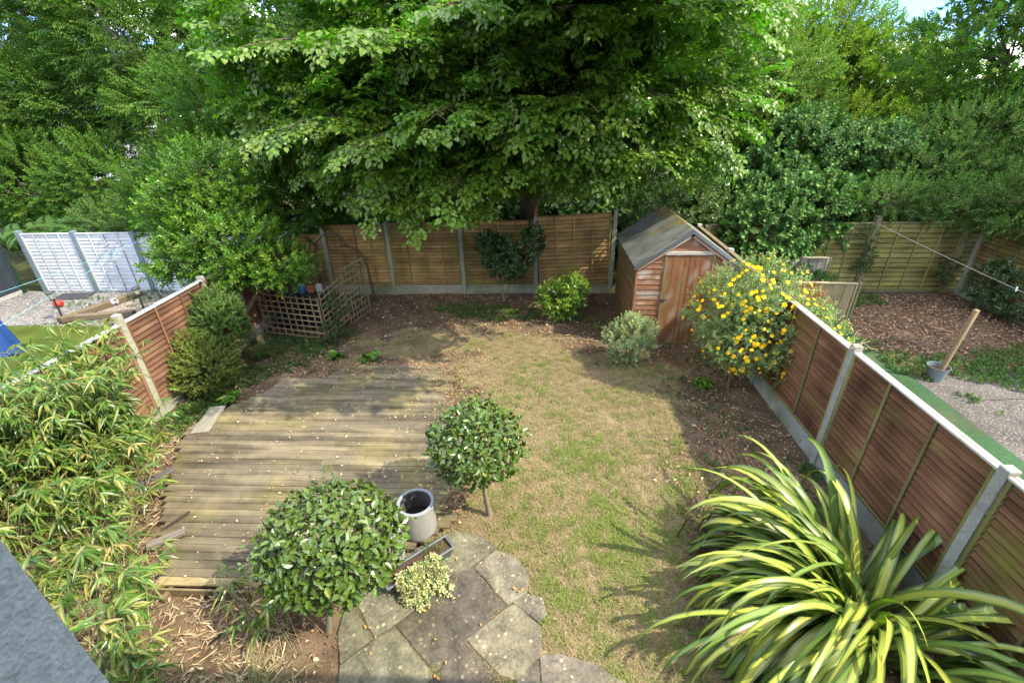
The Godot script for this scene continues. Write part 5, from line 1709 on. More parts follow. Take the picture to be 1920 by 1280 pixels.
	bamboo("lower tuft of bamboo between the house wall and the deck", [[-4.5, -2.7, 0.5, 1.0], [-3.95, -2.15, 0.5, 1.0], [-4.9, -3.1, 0.35, 1.0], [-3.6, -1.8, 0.35, 0.9]], 95, 0.5, 1.0, hands)
	bamboo("young bamboo shoots under the left lollipop tree", [[-2.75, -2.95, 0.3, 1.0]], 16, 0.35, 0.7, hands)
	grass_clump("green grass clump between the bushes and the trellis", Vector3(-5.75, 0, -8.35), 210, 0.75, Color(0.07, 0.13, 0.035), Color(0.12, 0.17, 0.05))
	grass_clump("wispy grass clump on the soil just left of the patio slabs", Vector3(-2.5, 0, -2.05), 130, 0.7, Color(0.14, 0.19, 0.05), Color(0.26, 0.26, 0.1))
	grass_clump("grass clump near the house wall under the bamboo", Vector3(-3.0, 0, -1.75), 110, 0.6, Color(0.14, 0.19, 0.05), Color(0.24, 0.25, 0.1))
	R.seed = 505
	var rosette: Array = mk.call(3, func(): return hand(7, 0.2, 0.09, [Color(0.1, 0.22, 0.03), Color(0.13, 0.25, 0.035)], M.soft))
	for q in [[-5.55, -6.85, "broad leaved green weed beside the grey board at the deck's left"], [-4.2, -8.35, "bright green weed at the back edge of the deck"], [-3.45, -8.25, "low leafy weed on the bare ground behind the deck"], [3.0, -7.4, "green weed on the bare soil left of the yellow flowered bush"]]:
		var w := thing("leafy_weed", q[2], "weed", Vector3(q[0], 0, q[1]))
		var xs := []
		var cols := []
		for k in 7:
			xs.append(aim(Vector3(rf(-0.1, 0.1), rf(0.02, 0.16), rf(-0.1, 0.1)), Vector3(rf(-1, 1), 0.3, rf(-1, 1)), Vector3.UP, rf(0.7, 1.1)))
			cols.append(shade(rf(0.8, 1.2)))
		scatter_mix("leaves", rosette, xs, cols, w)
	var tiny: Array = mk.call(3, func(): return sprig(0.05, 8, 0.035, 0.02, Color(0.06, 0.135, 0.03), Color(0.09, 0.17, 0.035), Color(0.13, 0.22, 0.045), M.soft, 1.3))
	weeds("green ground cover at the foot of the back fence", [[-1.7, -10.75, 0.45, 260], [-1.0, -10.6, 0.5, 300], [-0.3, -10.5, 0.4, 170], [1.2, -10.0, 0.4, 60], [-2.3, -10.9, 0.3, 110]], tiny)
	weeds("small weeds on the soil beside the right fence", [[3.0, -6.3, 0.45, 40], [2.7, -7.3, 0.4, 40], [3.3, -5.4, 0.4, 22], [2.5, -5.2, 0.35, 30], [3.4, -8.2, 0.5, 60], [3.5, -4.6, 0.3, 40], [3.8, -5.15, 0.15, 40]], tiny)
	weeds("weeds and ivy between the deck and the left fence", [[-5.9, -6.5, 0.4, 240], [-6.1, -5.9, 0.4, 240], [-5.6, -7.6, 0.4, 170], [-5.0, -8.2, 0.5, 130], [-5.6, -8.9, 0.4, 110], [-4.7, -8.75, 0.4, 130], [-6.2, -7.2, 0.3, 90]], tiny)
	weeds("green weeds behind the bucket on the neighbour's plot", [[7.2, -8.1, 0.55, 330], [8.1, -8.0, 0.55, 360], [9.1, -8.2, 0.6, 360], [10.0, -8.4, 0.6, 330], [8.6, -7.5, 0.4, 160], [9.7, -7.7, 0.5, 200], [6.9, -8.9, 0.3, 60]], tiny, 1.0)
	weeds("low weeds in the corner by the neighbour's green fence", [[7.6, -11.3, 0.45, 220], [8.3, -11.4, 0.4, 160]], tiny)
	weeds("sparse weeds in the gravel of the neighbouring yards", [[-11.0, -11.9, 0.6, 90], [-12.3, -11.4, 0.5, 40], [8.2, -6.0, 0.9, 40], [7.3, -5.2, 0.5, 30], [7.35, -7.0, 0.15, 25]], tiny)
	weeds("green leaves low under the trellis", [[-5.6, -9.2, 0.3, 60], [-5.0, -8.95, 0.3, 70], [-4.2, -9.4, 0.25, 40]], tiny)


func hypericum() -> void:
	var at := Vector3(3.45, 0, -7.3)
	var blobs := [[Vector3(-0.2, 1.5, 0.0), Vector3(0.66, 0.6, 0.58), 850], [Vector3(0.5, 1.35, 0.1), Vector3(0.85, 0.58, 0.62), 950], [Vector3(0.1, 1.0, 0.3), Vector3(0.7, 0.4, 0.5), 700], [Vector3(1.0, 1.2, 0.3), Vector3(0.5, 0.4, 0.5), 340], [Vector3(0.8, 0.75, 0.6), Vector3(0.3, 0.4, 0.3), 170], [Vector3(0.05, 2.0, 0.1), Vector3(0.66, 0.42, 0.52), 440]]
	var meshes := []
	for k in 3:
		meshes.append(sprig(0.13, 14, 0.036, 0.014, Color(0.25, 0.34, 0.12), Color(0.35, 0.42, 0.21), Color(0.46, 0.5, 0.29), M.leaf, 1.0, Color(0.2, 0.1, 0.05)))
	var root := leafy("hypericum_bush", "large bush full of yellow flowers leaning over the right fence by the shed", "bush", at, blobs, meshes, {"stem": 0.022, "fork": Vector3(0.0, 0.3, 0.0), "clump": 140.0, "bark": Color(0.3, 0.19, 0.11), "twigs": 16, "stem_name": "stems", "leaf_name": "foliage", "up": 0.5})
	var forms := []
	for k in 4:
		var mb := MB.new()
		for i in 5:
			var a := TAU * i / 5 + rf(-0.15, 0.15)
			mb.leaf(Vector3.ZERO, Vector3(cos(a), 0.35, sin(a)).normalized(), Vector3.UP, rf(0.026, 0.033), 0.027, mixcol(Color(0.85, 0.5, 0.01), Color(0.9, 0.62, 0.015)), 0.25, -0.2)
		for i in 6:
			var a := rf(0, TAU)
			mb.leaf(Vector3.ZERO, Vector3(cos(a) * 0.4, 1, sin(a) * 0.4).normalized(), Vector3(1, 0, 0), 0.014, 0.004, Color(0.8, 0.38, 0.01), 0.0, 0.0)
		forms.append(mb.mesh(M.petal, false))
	var n := 0
	while n < 300:
		var b: Array = blobs[R.randi() % blobs.size()]
		var d := Vector3(R.randfn() - 0.3, R.randfn() + 0.35, R.randfn() + 0.6).normalized()
		var p: Vector3 = b[0] + d * b[1] * rf(0.98, 1.2)
		var inside := false
		for c in blobs:
			if ((p - c[0]) / c[1]).length() < 0.93:
				inside = true
		if inside or wob.get_noise_3dv(p * 150) < -0.3:
			continue
		var f := part("flower", forms[R.randi() % 4], root)
		var t := aim(p, Vector3(rf(-1, 1), 0, rf(-1, 1)), (d + Vector3(0, 0.6, 0.2)).normalized(), rf(0.9, 1.45))
		var y := (d + Vector3(rf(-0.4, 0.4), 0.5, rf(-0.2, 0.5))).normalized()
		var x := y.cross(Vector3(rf(-1, 1), 0.1, rf(-1, 1))).normalized()
		var s := rf(0.8, 1.5)
		f.transform = Transform3D(Basis(x * s, y * s, x.cross(y) * s), t.origin)
		n += 1


# ---------------------------------------------------------------- made things
func one_tube(called: String, label: String, cat: String, pts: Array, r: float, col: Color, m: Material, group := "") -> void:
	var mb := MB.new()
	var rad := []
	for p in pts:
		rad.append(r)
	mb.tube(pts, rad, 6, col)
	tag(part(called, mb.mesh(m), self), label, cat, group)


func sag(a: Vector3, b: Vector3, s: float) -> Array:
	var out := []
	for i in 13:
		var t := i / 12.0
		out.append(a.lerp(b, t) - Vector3(0, s * 4.0 * t * (1.0 - t), 0))
	return out


func one_box(called: String, label: String, cat: String, at: Vector3, size: Vector3, rot: Vector3, col: Color, m: Material, ch := 0.006, group := "") -> MeshInstance3D:
	var mb := MB.new()
	mb.us = 0.9
	mb.uo = Vector2(rf(0, 1), rf(0, 1))
	mb.grain = 0 if size.x > size.y and size.x > size.z else (1 if size.y > size.z else 2)
	mb.stain = func(p: Vector3, c: Color) -> Color: return c * (1.0 + 0.4 * wob.get_noise_3dv(p * 220 + at * 30))
	mb.box(Vector3.ZERO, size, col, ch)
	var o := part(called, mb.mesh(m), self, at, Basis.from_euler(rot))
	tag(o, label, cat, group)
	return o


func trellis(label: String, a: Vector3, b: Vector3, h: float, nx: int, ny: int, col: Color, skew := 0.0) -> void:
	var dir := (b - a).normalized()
	var root := thing("trellis", label, "trellis", a)
	root.transform = Transform3D(Basis(dir, Vector3.UP, dir.cross(Vector3.UP)), a)
	var L := a.distance_to(b)
	for k in nx + 1:
		var m := MB.new()
		m.grain = 1
		m.us = 0.9
		m.uo = Vector2(rf(0, 1), rf(0, 1))
		m.box(Vector3(0, h * 0.5, 0), Vector3(0.03 if k > 0 and k < nx else 0.045, h, 0.018), col * rf(0.75, 1.2), 0.003)
		part("upright_slat", m.mesh(M.wood), root, Vector3(L * k / nx, 0.03 + skew * k / nx, 0), Basis(Vector3(0, 0, 1), rf(-0.012, 0.012)))
	for k in ny + 1:
		var m := MB.new()
		m.us = 0.9
		m.uo = Vector2(rf(0, 1), rf(0, 1))
		m.box(Vector3(0, 0, 0.019), Vector3(L + 0.03, 0.03, 0.018), col * rf(0.8, 1.25), 0.003)
		part("cross_slat", m.mesh(M.wood), root, Vector3(L * 0.5, 0.05 + (h - 0.06) * k / ny + skew * 0.5, 0), Basis(Vector3(0, 0, 1), atan(skew / L) + rf(-0.006, 0.006)))


func lamp(label: String, at: Vector3, h: float) -> void:
	var root := thing("garden_lamp", label, "garden lamp", at, 0.0, "garden lamps in the gravel yard")
	var m := MB.new()
	m.tube([Vector3(0, -0.02, 0), Vector3(0, h - 0.2, 0)], [0.022, 0.022], 10, Color(0.03, 0.03, 0.028))
	part("pole", m.mesh(M.plastic), root)
	var g := MB.new()
	g.lathe([Vector2(0.035, h - 0.2), Vector2(0.05, h - 0.19), Vector2(0.085, h - 0.05), Vector2(0.085, h - 0.04)], 12, Color(0.4, 0.4, 0.36))
	part("lamp_glass", g.mesh(M.plastic), root)
	var c := MB.new()
	c.lathe([Vector2(0.11, h - 0.045), Vector2(0.11, h - 0.03), Vector2(0.06, h), Vector2(0.001, h + 0.01)], 16, Color(0.05, 0.05, 0.045))
	part("cap", c.mesh(M.plastic), root)
	for k in 4:
		var r := MB.new()
		var a := TAU * k / 4 + 0.4
		r.tube([Vector3(cos(a) * 0.052, h - 0.19, sin(a) * 0.052), Vector3(cos(a) * 0.089, h - 0.045, sin(a) * 0.089)], [0.006, 0.006], 5, Color(0.04, 0.04, 0.035))
		part("rib", r.mesh(M.plastic), root)


func ball(called: String, label: String, at: Vector3, r: float, col: Color, patches: bool, squash := 1.0) -> void:
	var prof := []
	for i in 15:
		var a := -PI / 2 + PI * i / 14.0
		prof.append(Vector2(maxf(cos(a) * r, 0.0005), r * squash + sin(a) * r * squash))
	var mb := MB.new()
	if patches:
		mb.stain = func(p: Vector3, c: Color) -> Color:
			return Color(0.03, 0.03, 0.035) if sin(p.x * 34.0) * sin(p.y * 34.0 + 1.0) * sin(p.z * 34.0 + 0.6) > 0.12 else c
	mb.lathe(prof, 24, col)
	tag(part(called, mb.mesh(M.plastic), self, at, Basis.from_euler(Vector3(0.4 * (0 if not patches else 1), 0.5, 0))), label, "ball")


func objects() -> void:
	var brown := Color(0.34, 0.14, 0.055)
	fence("garden_fence", "brown lap panel fence across the back of the garden with concrete posts", Vector3(-6.42, 0, -11.87), Vector3(2.03, 0, -11.87), {"posts": [0.0, 0.85, 2.55, 4.47, 6.4, 8.36], "post_h": [1.75, 1.95, 2.03, 2.05, 2.1, 2.26], "top_h": [1.7, 1.93, 1.97, 1.99, 2.12], "slope": [0.0, 0.01, 0.0, 0.0, 0.045], "h": 2.0, "gravel_h": 0.3, "rows": 18, "slat": Color(0.36, 0.225, 0.1), "batten": Color(0.3, 0.25, 0.09), "cap": Color(0.34, 0.2, 0.09), "post": Color(0.4, 0.4, 0.33), "gravel": Color(0.42, 0.42, 0.34), "algae": 0.22, "seed": 5.0})
	one_box("timber_offcut", "orange timber offcut standing on top of the middle post of the back fence", "timber", Vector3(-0.02, 2.24, -11.8), Vector3(0.085, 0.26, 0.06), Vector3(0, 0, -0.04), Color(0.4, 0.17, 0.08), M.wood)
	fence("garden_fence", "brown lap panel fence along the right of the garden with pale rail on top", Vector3(3.97, 0, -11.75), Vector3(3.97, 0, -0.95), {"posts": [0.05, 2.15, 4.28, 6.42, 8.57, 10.75], "h": 1.85, "post_h": [1.9, 1.9, 1.88, 1.93, 1.9, 1.9], "gravel_h": 0.3, "rows": 19, "slat": Color(0.215, 0.105, 0.055), "batten": Color(0.3, 0.27, 0.11), "cap": Color(0.72, 0.68, 0.58), "post": Color(0.5, 0.49, 0.43), "gravel": Color(0.45, 0.46, 0.4), "algae": 0.17, "caps": [Color(0.3, 0.24, 0.15), Color(0.34, 0.27, 0.18)], "seed": 40.0, "battens": 2})
	fence("garden_fence", "brown lap panel fence along the left of the garden with white rail on top", Vector3(-6.45, 0, -2.1), Vector3(-6.45, 0, -11.9), {"posts": [0.0, 2.12, 4.18, 6.15, 8.1, 9.75], "h": 1.78, "post_h": [1.9, 1.9, 1.93, 1.85, 1.85, 1.8], "gravel_h": 0.25, "rows": 16, "slat": Color(0.19, 0.1, 0.065), "batten": Color(0.28, 0.15, 0.08), "cap": Color(0.5, 0.52, 0.54), "post": Color(0.5, 0.48, 0.4), "gravel": Color(0.46, 0.45, 0.4), "algae": 0.0, "green": Color(0.12, 0.1, 0.07), "seed": 90.0, "battens": 2})
	fence("garden_fence", "olive green lap panel fence across the back of the neighbour's plot", Vector3(4.2, 0, -11.95), Vector3(12.6, 0, -11.95), {"posts": [0.05, 2.1, 4.12, 6.3, 8.35], "h": 1.82, "post_h": [1.8, 1.8, 1.98, 1.8, 1.8], "gravel_h": 0.06, "rows": 14, "slat": Color(0.22, 0.2, 0.075), "batten": Color(0.24, 0.23, 0.1), "cap": Color(0.25, 0.24, 0.13), "post": Color(0.3, 0.27, 0.16), "gravel": Color(0.2, 0.2, 0.12), "algae": 0.2, "seed": 130.0, "post_w": 0.12})
	fence("garden_fence", "dim brown fence with concrete base down the far side of the neighbour's plot", Vector3(10.78, 0, -11.8), Vector3(10.78, 0, -5.6), {"posts": [0.05, 2.05, 4.1, 6.15], "h": 1.8, "gravel_h": 0.32, "rows": 15, "slat": Color(0.24, 0.17, 0.08), "batten": Color(0.24, 0.2, 0.1), "cap": Color(0.3, 0.27, 0.2), "post": Color(0.5, 0.5, 0.45), "gravel": Color(0.55, 0.54, 0.48), "algae": 0.2, "seed": 170.0})
	fence("painted_fence", "white painted panel fence with blue grey posts across the gravel yard", Vector3(-15.0, 0, -12.28), Vector3(-9.35, 0, -12.28), {"posts": [0.62, 2.2, 3.92, 5.58], "h": 1.7, "post_h": [1.78, 1.76, 1.74, 1.6], "gravel_h": 0.0, "rows": 17, "slat": Color(0.58, 0.61, 0.65), "batten": Color(0.6, 0.65, 0.68), "cap": Color(0.66, 0.7, 0.72), "post": Color(0.2, 0.25, 0.29), "gravel": Color(0.4, 0.4, 0.4), "algae": -0.9, "weather_lap_shade": 0.15, "seed": 210.0, "mat": "painted", "post_w": 0.13})
	fence("painted_fence", "short white boarded fence behind the photinia tree", Vector3(-9.3, 0, -12.28), Vector3(-6.6, 0, -12.28), {"posts": [-0.04, 1.35, 2.65], "h": 1.55, "post_h": [0.0, 1.6, 1.6], "gravel_h": 0.0, "slat": Color(0.72, 0.76, 0.8), "batten": Color(0.5, 0.56, 0.6), "cap": Color(0.6, 0.65, 0.68), "post": Color(0.17, 0.22, 0.26), "gravel": Color(0.4, 0.4, 0.4), "algae": -0.9, "weather_lap_shade": 0.15, "seed": 230.0, "mat": "painted", "vertical": true, "boards": 5, "battens": 0})
	fence("painted_fence", "black boarded fence at the far left of the gravel yard", Vector3(-15.0, 0, -6.8), Vector3(-15.0, 0, -12.2), {"posts": [0.0, 1.8, 3.6, 5.35], "h": 1.86, "post_h": [1.8, 1.8, 1.8, 1.8], "gravel_h": 0.12, "slat": Color(0.035, 0.05, 0.065), "batten": Color(0.035, 0.05, 0.065), "cap": Color(0.05, 0.065, 0.08), "post": Color(0.04, 0.05, 0.06), "gravel": Color(0.5, 0.5, 0.48), "algae": -0.9, "weather_lap_shade": 0.2, "seed": 250.0, "mat": "painted", "vertical": true, "boards": 11, "battens": 0})
	shed()
	pot("whole pale glazed pot standing open on the deck", Vector3(-1.42, 0.12, -3.95), 0.22, 0.45)
	pot("pale glazed pot mostly hidden behind the left lollipop tree", Vector3(-1.68, 0.12, -3.52), 0.2, 0.5)
	trough()
	topiary("clipped round lollipop tree standing at the edge of lawn and deck", Vector3(-0.6, 0, -4.28), Vector3(-0.12, 1.18, 0.0), Vector3(0.54, 0.47, 0.52), 2900)
	topiary("wider clipped dome tree in front of the pots at the patio's left edge", Vector3(-2.1, 0, -2.75), Vector3(0.24, 1.18, -0.12), Vector3(0.63, 0.48, 0.57), 3600)
	trellis("low brown trellis screen in front of the dark bins", Vector3(-6.25, 0, -9.5), Vector3(-4.72, 0, -9.15), 1.0, 9, 7, Color(0.42, 0.32, 0.18))
	trellis("brown trellis panel turned back from the screen's right corner", Vector3(-4.68, 0, -9.2), Vector3(-4.45, 0, -9.9), 1.1, 5, 8, Color(0.38, 0.27, 0.15), 0.15)
	trellis("taller greenish trellis panel behind, nearest the arch", Vector3(-4.42, 0, -9.95), Vector3(-4.22, 0, -10.75), 1.4, 6, 9, Color(0.28, 0.25, 0.14))
	for q in [[-5.85, -10.05, 0.3, 0.85, "black compost bin on the left behind the trellis"], [-5.15, -10.0, 0.32, 0.8, "black compost bin on the right behind the trellis"]]:
		var root := thing("compost_bin", q[4], "bin", Vector3(q[0], 0, q[1]), 0.0, "black bins behind the trellis")
		var m := MB.new()
		m.lathe([Vector2(q[2] * 1.1, 0.0), Vector2(q[2], q[3] * 0.5), Vector2(q[2] * 0.85, q[3])], 20, Color(0.02, 0.022, 0.022))
		part("body", m.mesh(M.plastic), root)
		var l := MB.new()
		l.lathe([Vector2(q[2] * 0.9, q[3] - 0.02), Vector2(q[2] * 0.9, q[3] + 0.02), Vector2(q[2] * 0.3, q[3] + 0.06), Vector2(0.001, q[3] + 0.06)], 20, Color(0.03, 0.032, 0.032))
		part("lid", l.mesh(M.plastic), root)
	for q in [[Vector3(-5.45, 0.93, -9.98), Vector3(0.14, 0.2, 0.12), Color(0.1, 0.3, 0.55), "blue carton standing on the bins behind the trellis"], [Vector3(-5.2, 0.94, -9.9), Vector3(0.13, 0.16, 0.1), Color(0.55, 0.16, 0.08), "orange carton standing on the bins behind the trellis"], [Vector3(-5.02, 0.95, -9.95), Vector3(0.12, 0.17, 0.1), Color(0.6, 0.6, 0.57), "white carton standing on the bins behind the trellis"]]:
		one_box("carton", q[3], "box", q[0], q[1], Vector3(0, rf(-0.5, 0.5), 0), q[2], M.plain, 0.01)
	# the bent rose arch
	var arch := thing("garden_arch", "rusty bent metal rose arch in front of the back fence", "arch", Vector3(-4.31, 0, -11.3))
	for k in 2:
		var m := MB.new()
		var o := Vector3(0, 0, -0.1 * k)
		m.tube([Vector3(0.04 * k, 0, 0) + o, Vector3(0.0, 0.5, 0) + o, Vector3(-0.03, 1.0, 0) + o, Vector3(-0.08, 1.27, 0) + o, Vector3(-0.2, 1.42, 0) + o, Vector3(-0.45, 1.52, 0) + o, Vector3(-0.62, 1.55, 0.02) + o], [0.014, 0.014, 0.014, 0.014, 0.014, 0.013, 0.012], 7, Color(0.06, 0.04, 0.03))
		part("hoop", m.mesh(M.metal), arch)
		var n := MB.new()
		n.tube([Vector3(-0.47, 1.5, 0) + o, Vector3(-0.55, 1.72, 0) + o, Vector3(-0.75, 1.86, 0) + o, Vector3(-1.0, 1.82, 0) + o, Vector3(-1.2, 1.66, 0) + o, Vector3(-1.32, 1.4, 0) + o, Vector3(-1.35, 0.7, 0) + o, Vector3(-1.35, 0, 0) + o], [0.013, 0.013, 0.013, 0.013, 0.013, 0.013, 0.013, 0.013], 7, Color(0.06, 0.04, 0.03))
		part("hoop", n.mesh(M.metal), arch)
	for k in 5:
		var m := MB.new()
		var y := 0.25 + k * 0.24
		m.tube([Vector3(0.0, y, 0), Vector3(0.0, y, -0.1)], [0.008, 0.008], 5, Color(0.06, 0.04, 0.03))
		part("rung", m.mesh(M.metal), arch)
	# the boards at the deck's left edge
	one_box("grey_board", "pale grey board lying at the left edge of the deck", "board", Vector3(-5.42, 0.135, -6.05), Vector3(0.27, 0.03, 0.72), Vector3(0, 0.18, 0.02), Color(0.3, 0.285, 0.235), M.wood)
	one_box("old_plank", "weathered grey plank leaning on the bamboo beside the deck", "plank", Vector3(-5.2, 0.3, -4.5), Vector3(0.12, 0.03, 0.6), Vector3(0.12, -0.9, 0.1), Color(0.15, 0.14, 0.13), M.wood)
	one_box("old_plank", "split grey plank end lying on the deck's front left corner", "plank", Vector3(-4.42, 0.17, -3.68), Vector3(0.4, 0.05, 0.1), Vector3(0, 0.5, 0.1), Color(0.26, 0.23, 0.2), M.wood)
	one_box("dark_strut", "dark thin strut beside the split plank on the deck", "timber", Vector3(-4.5, 0.16, -3.95), Vector3(0.025, 0.025, 0.34), Vector3(0.2, -0.75, 0), Color(0.07, 0.055, 0.045), M.wood, 0.004)
	one_box("edging_board", "thin brown edging board beside the bamboo near the house wall", "board", Vector3(-4.95, 0.06, -2.45), Vector3(1.9, 0.12, 0.03), Vector3(0, -0.62, 0), Color(0.3, 0.22, 0.15), M.wood)
	# left yard
	for q in [[Vector3(-11.15, 0.07, -10.35), 1.75, 0.2, "dark timber sleeper edging the gravel nearest the side lawn"], [Vector3(-11.55, 0.075, -11.0), 2.0, 1.25, "mossy timber sleeper running back towards the white fence"]]:
		one_box("sleeper", q[3], "timber", q[0], Vector3(q[1], 0.15, 0.17), Vector3(0, q[2], 0), Color(0.19, 0.15, 0.1), M.wood, 0.015)
	lamp("taller garden lamp beside the red ball", Vector3(-11.92, 0, -10.2), 0.8)
	lamp("shorter garden lamp close to the left fence", Vector3(-10.45, 0, -11.0), 0.6)
	ball("red_ball", "red ball lying on the grey gravel", Vector3(-12.9, 0, -11.1), 0.115, Color(0.4, 0.03, 0.02), false, 0.85)
	ball("football", "white football with dark patches beside the mossy sleeper", Vector3(-11.42, 0, -11.25), 0.1, Color(0.42, 0.42, 0.44), true)
	var mat_ := one_box("rubber_mat", "black mat lying on the gravel by the white fence", "mat", Vector3(-13.2, 0.0, -11.85), Vector3(0.95, 0.025, 0.5), Vector3(0, 0.12, 0), Color(0.03, 0.033, 0.037), M.plastic, 0.006)
	mat_.position.y = 0.006
	# blue cover over a stack: a draped cone with folds
	var cv := MB.new()
	for i in 12:
		for k in 48:
			var P := []
			for q in [[0, 0], [1, 0], [1, 1], [0, 1]]:
				var t: float = (i + q[1]) / 12.0
				var a: float = TAU * (k + q[0]) / 48.0
				var r: float = (0.1 + 0.27 * pow(t, 0.8)) * (1.0 + 0.16 * t * sin(a * 7.0 + sin(a * 3.0) * 2.0) + 0.06 * sin(a * 17.0))
				P.append(Vector3(cos(a) * r, 1.3 * (1.0 - t) + 0.03 * sin(a * 5.0) * t, sin(a) * r))
			cv.quad(P[0], P[1], P[2], P[3], Color(0.02, 0.065, 0.22), Vector3(P[0].x, 0.2, P[0].z))
	var cover := thing("parasol", "folded blue parasol standing at the left edge of the side lawn", "parasol", Vector3(-11.75, 0, -8.5))
	part("cloth", cv.mesh(M.cloth, true), cover)
	var fin := MB.new()
	fin.tube([Vector3(0, 1.25, 0), Vector3(0, 1.4, 0)], [0.03, 0.02], 8, Color(0.03, 0.08, 0.25))
	part("finial", fin.mesh(M.plastic), cover)
	one_tube("washing_line", "upper blue washing line over the gravel yard", "washing line", sag(Vector3(-9.9, 1.78, -7.4), Vector3(-10.2, 1.75, -12.25), 0.06), 0.004, Color(0.2, 0.45, 0.6), M.plastic, "blue washing lines")
	one_tube("washing_line", "lower blue washing line over the gravel yard", "washing line", sag(Vector3(-10.2, 1.1, -7.4), Vector3(-11.05, 1.5, -12.2), 0.05), 0.005, Color(0.2, 0.45, 0.6), M.plastic, "blue washing lines")
	one_tube("bare_sapling", "thin bare sapling in front of the white fence", "sapling", [Vector3(-9.9, 0, -12.0), Vector3(-9.93, 0.6, -12.0), Vector3(-10.0, 1.3, -12.0), Vector3(-9.95, 1.6, -12.0)], 0.012, Color(0.25, 0.2, 0.15), M.bark)
	# right plot
	fence("low_screen", "low weathered grey screen panel beyond the shed, farther of two", Vector3(5.2, 0, -11.5), Vector3(7.15, 0, -11.4), {"posts": [0.0, 1.95], "h": 1.12, "post_h": [1.1, 1.12], "gravel_h": 0.0, "slat": Color(0.36, 0.33, 0.27), "batten": Color(0.36, 0.34, 0.22), "cap": Color(0.42, 0.38, 0.28), "post": Color(0.3, 0.26, 0.17), "gravel": Color(0.3, 0.3, 0.3), "algae": 0.05, "seed": 300.0, "vertical": true, "boards": 8, "battens": 2, "post_w": 0.05, "post_mat": "wood"})
	fence("low_screen", "low brown screen panel behind the yellow flowers, nearer of two", Vector3(5.6, 0, -10.35), Vector3(7.2, 0, -10.2), {"posts": [0.0, 1.6], "h": 0.9, "post_h": [0.9, 0.92], "gravel_h": 0.0, "slat": Color(0.34, 0.28, 0.16), "batten": Color(0.32, 0.28, 0.16), "cap": Color(0.38, 0.33, 0.22), "post": Color(0.3, 0.26, 0.17), "gravel": Color(0.3, 0.3, 0.3), "algae": 0.05, "seed": 320.0, "vertical": true, "boards": 6, "battens": 1, "post_w": 0.05, "post_mat": "wood"})
	var bk := thing("metal_bucket", "galvanised bucket holding an upright timber post", "bucket", Vector3(7.25, 0, -7.65), 0.0)
	var bm := MB.new()
	bm.lathe([Vector2(0.001, 0.01), Vector2(0.12, 0.01), Vector2(0.125, 0.0), Vector2(0.17, 0.27), Vector2(0.178, 0.275), Vector2(0.166, 0.275), Vector2(0.118, 0.03)], 24, Color(0.15, 0.18, 0.2))
	part("body", bm.mesh(M.plastic), bk)
	var be := MB.new()
	be.lathe([Vector2(0.15, 0.2), Vector2(0.001, 0.205)], 20, Color(0.07, 0.05, 0.035))
	part("soil", be.mesh(M.soil), bk)
	one_box("timber_post", "tall weathered timber post standing in the bucket", "post", Vector3(7.33, 0.72, -7.6), Vector3(0.075, 1.36, 0.06), Vector3(0.02, 0.2, -0.1), Color(0.36, 0.27, 0.16), M.wood)
	one_tube("washing_line", "pale cord running from the green fence post to the right", "washing line", sag(Vector3(8.32, 1.8, -11.85), Vector3(10.5, 0.72, -8.9), 0.03), 0.004, Color(0.5, 0.48, 0.4), M.plain)
	one_box("clothes_peg", "white peg tied on the pale cord", "peg", Vector3(9.95, 0.97, -9.62), Vector3(0.03, 0.1, 0.03), Vector3(0, 0.3, 0.2), Color(0.8, 0.8, 0.78), M.plain)
	one_tube("garden_cable", "thin dark cable lying across the neighbour's gravel", "cable", [Vector3(7.4, 0.012, -6.95), Vector3(8.2, 0.012, -7.02), Vector3(9.2, 0.012, -7.0), Vector3(10.6, 0.012, -7.1)], 0.012, Color(0.05, 0.045, 0.04), M.plastic)
	var ch := thing("folding_chair", "teal folding chair at the right edge of the neighbour's plot", "chair", Vector3(10.45, 0, -9.0))
	for s in [-1.0, 1.0]:
		for t in [[Vector3(-0.25, 0, s * 0.22), Vector3(0.25, 0.8, s * 0.22)], [Vector3(0.25, 0, s * 0.2), Vector3(-0.22, 0.45, s * 0.2)]]:
			var m := MB.new()
			m.tube(t, [0.012, 0.012], 6, Color(0.6, 0.6, 0.6))
			part("leg", m.mesh(M.metal), ch)
	var cs := MB.new()
	cs.box(Vector3(0.0, 0.42, 0), Vector3(0.42, 0.03, 0.4), Color(0.04, 0.2, 0.22), 0.01)
	part("seat", cs.mesh(M.cloth), ch)
	var cb := MB.new()
	cb.box(Vector3(0.2, 0.68, 0), Vector3(0.03, 0.36, 0.42), Color(0.05, 0.24, 0.25), 0.01, Basis(Vector3(0, 0, 1), -0.5))
	part("backrest", cb.mesh(M.cloth), ch)
	# brittle leaves caught on the right fence post
	var tw := thing("dry_tendril", "dry curled tendril caught on top of the right fence post", "tendril", Vector3(3.97, 1.92, -5.33))
	var tm := MB.new()
	for k in 7:
		var pts := []
		var rad := []
		var p := Vector3(rf(-0.03, 0.05), 0.02, rf(-0.05, 0.05))
		var d := Vector3(rf(-1, 1), rf(0, 0.6), rf(-1, 1)).normalized()
		for i in 7:
			pts.append(p)
			rad.append(0.003)
			p += d * 0.035
			d = (d + Vector3(rf(-0.5, 0.5), rf(-0.5, 0.35), rf(-0.5, 0.5))).normalized()
			p.y = maxf(p.y, 0.0)
		tm.tube(pts, rad, 4, Color(0.4, 0.3, 0.17), false)
	part("stems", tm.mesh(M.plain), tw)


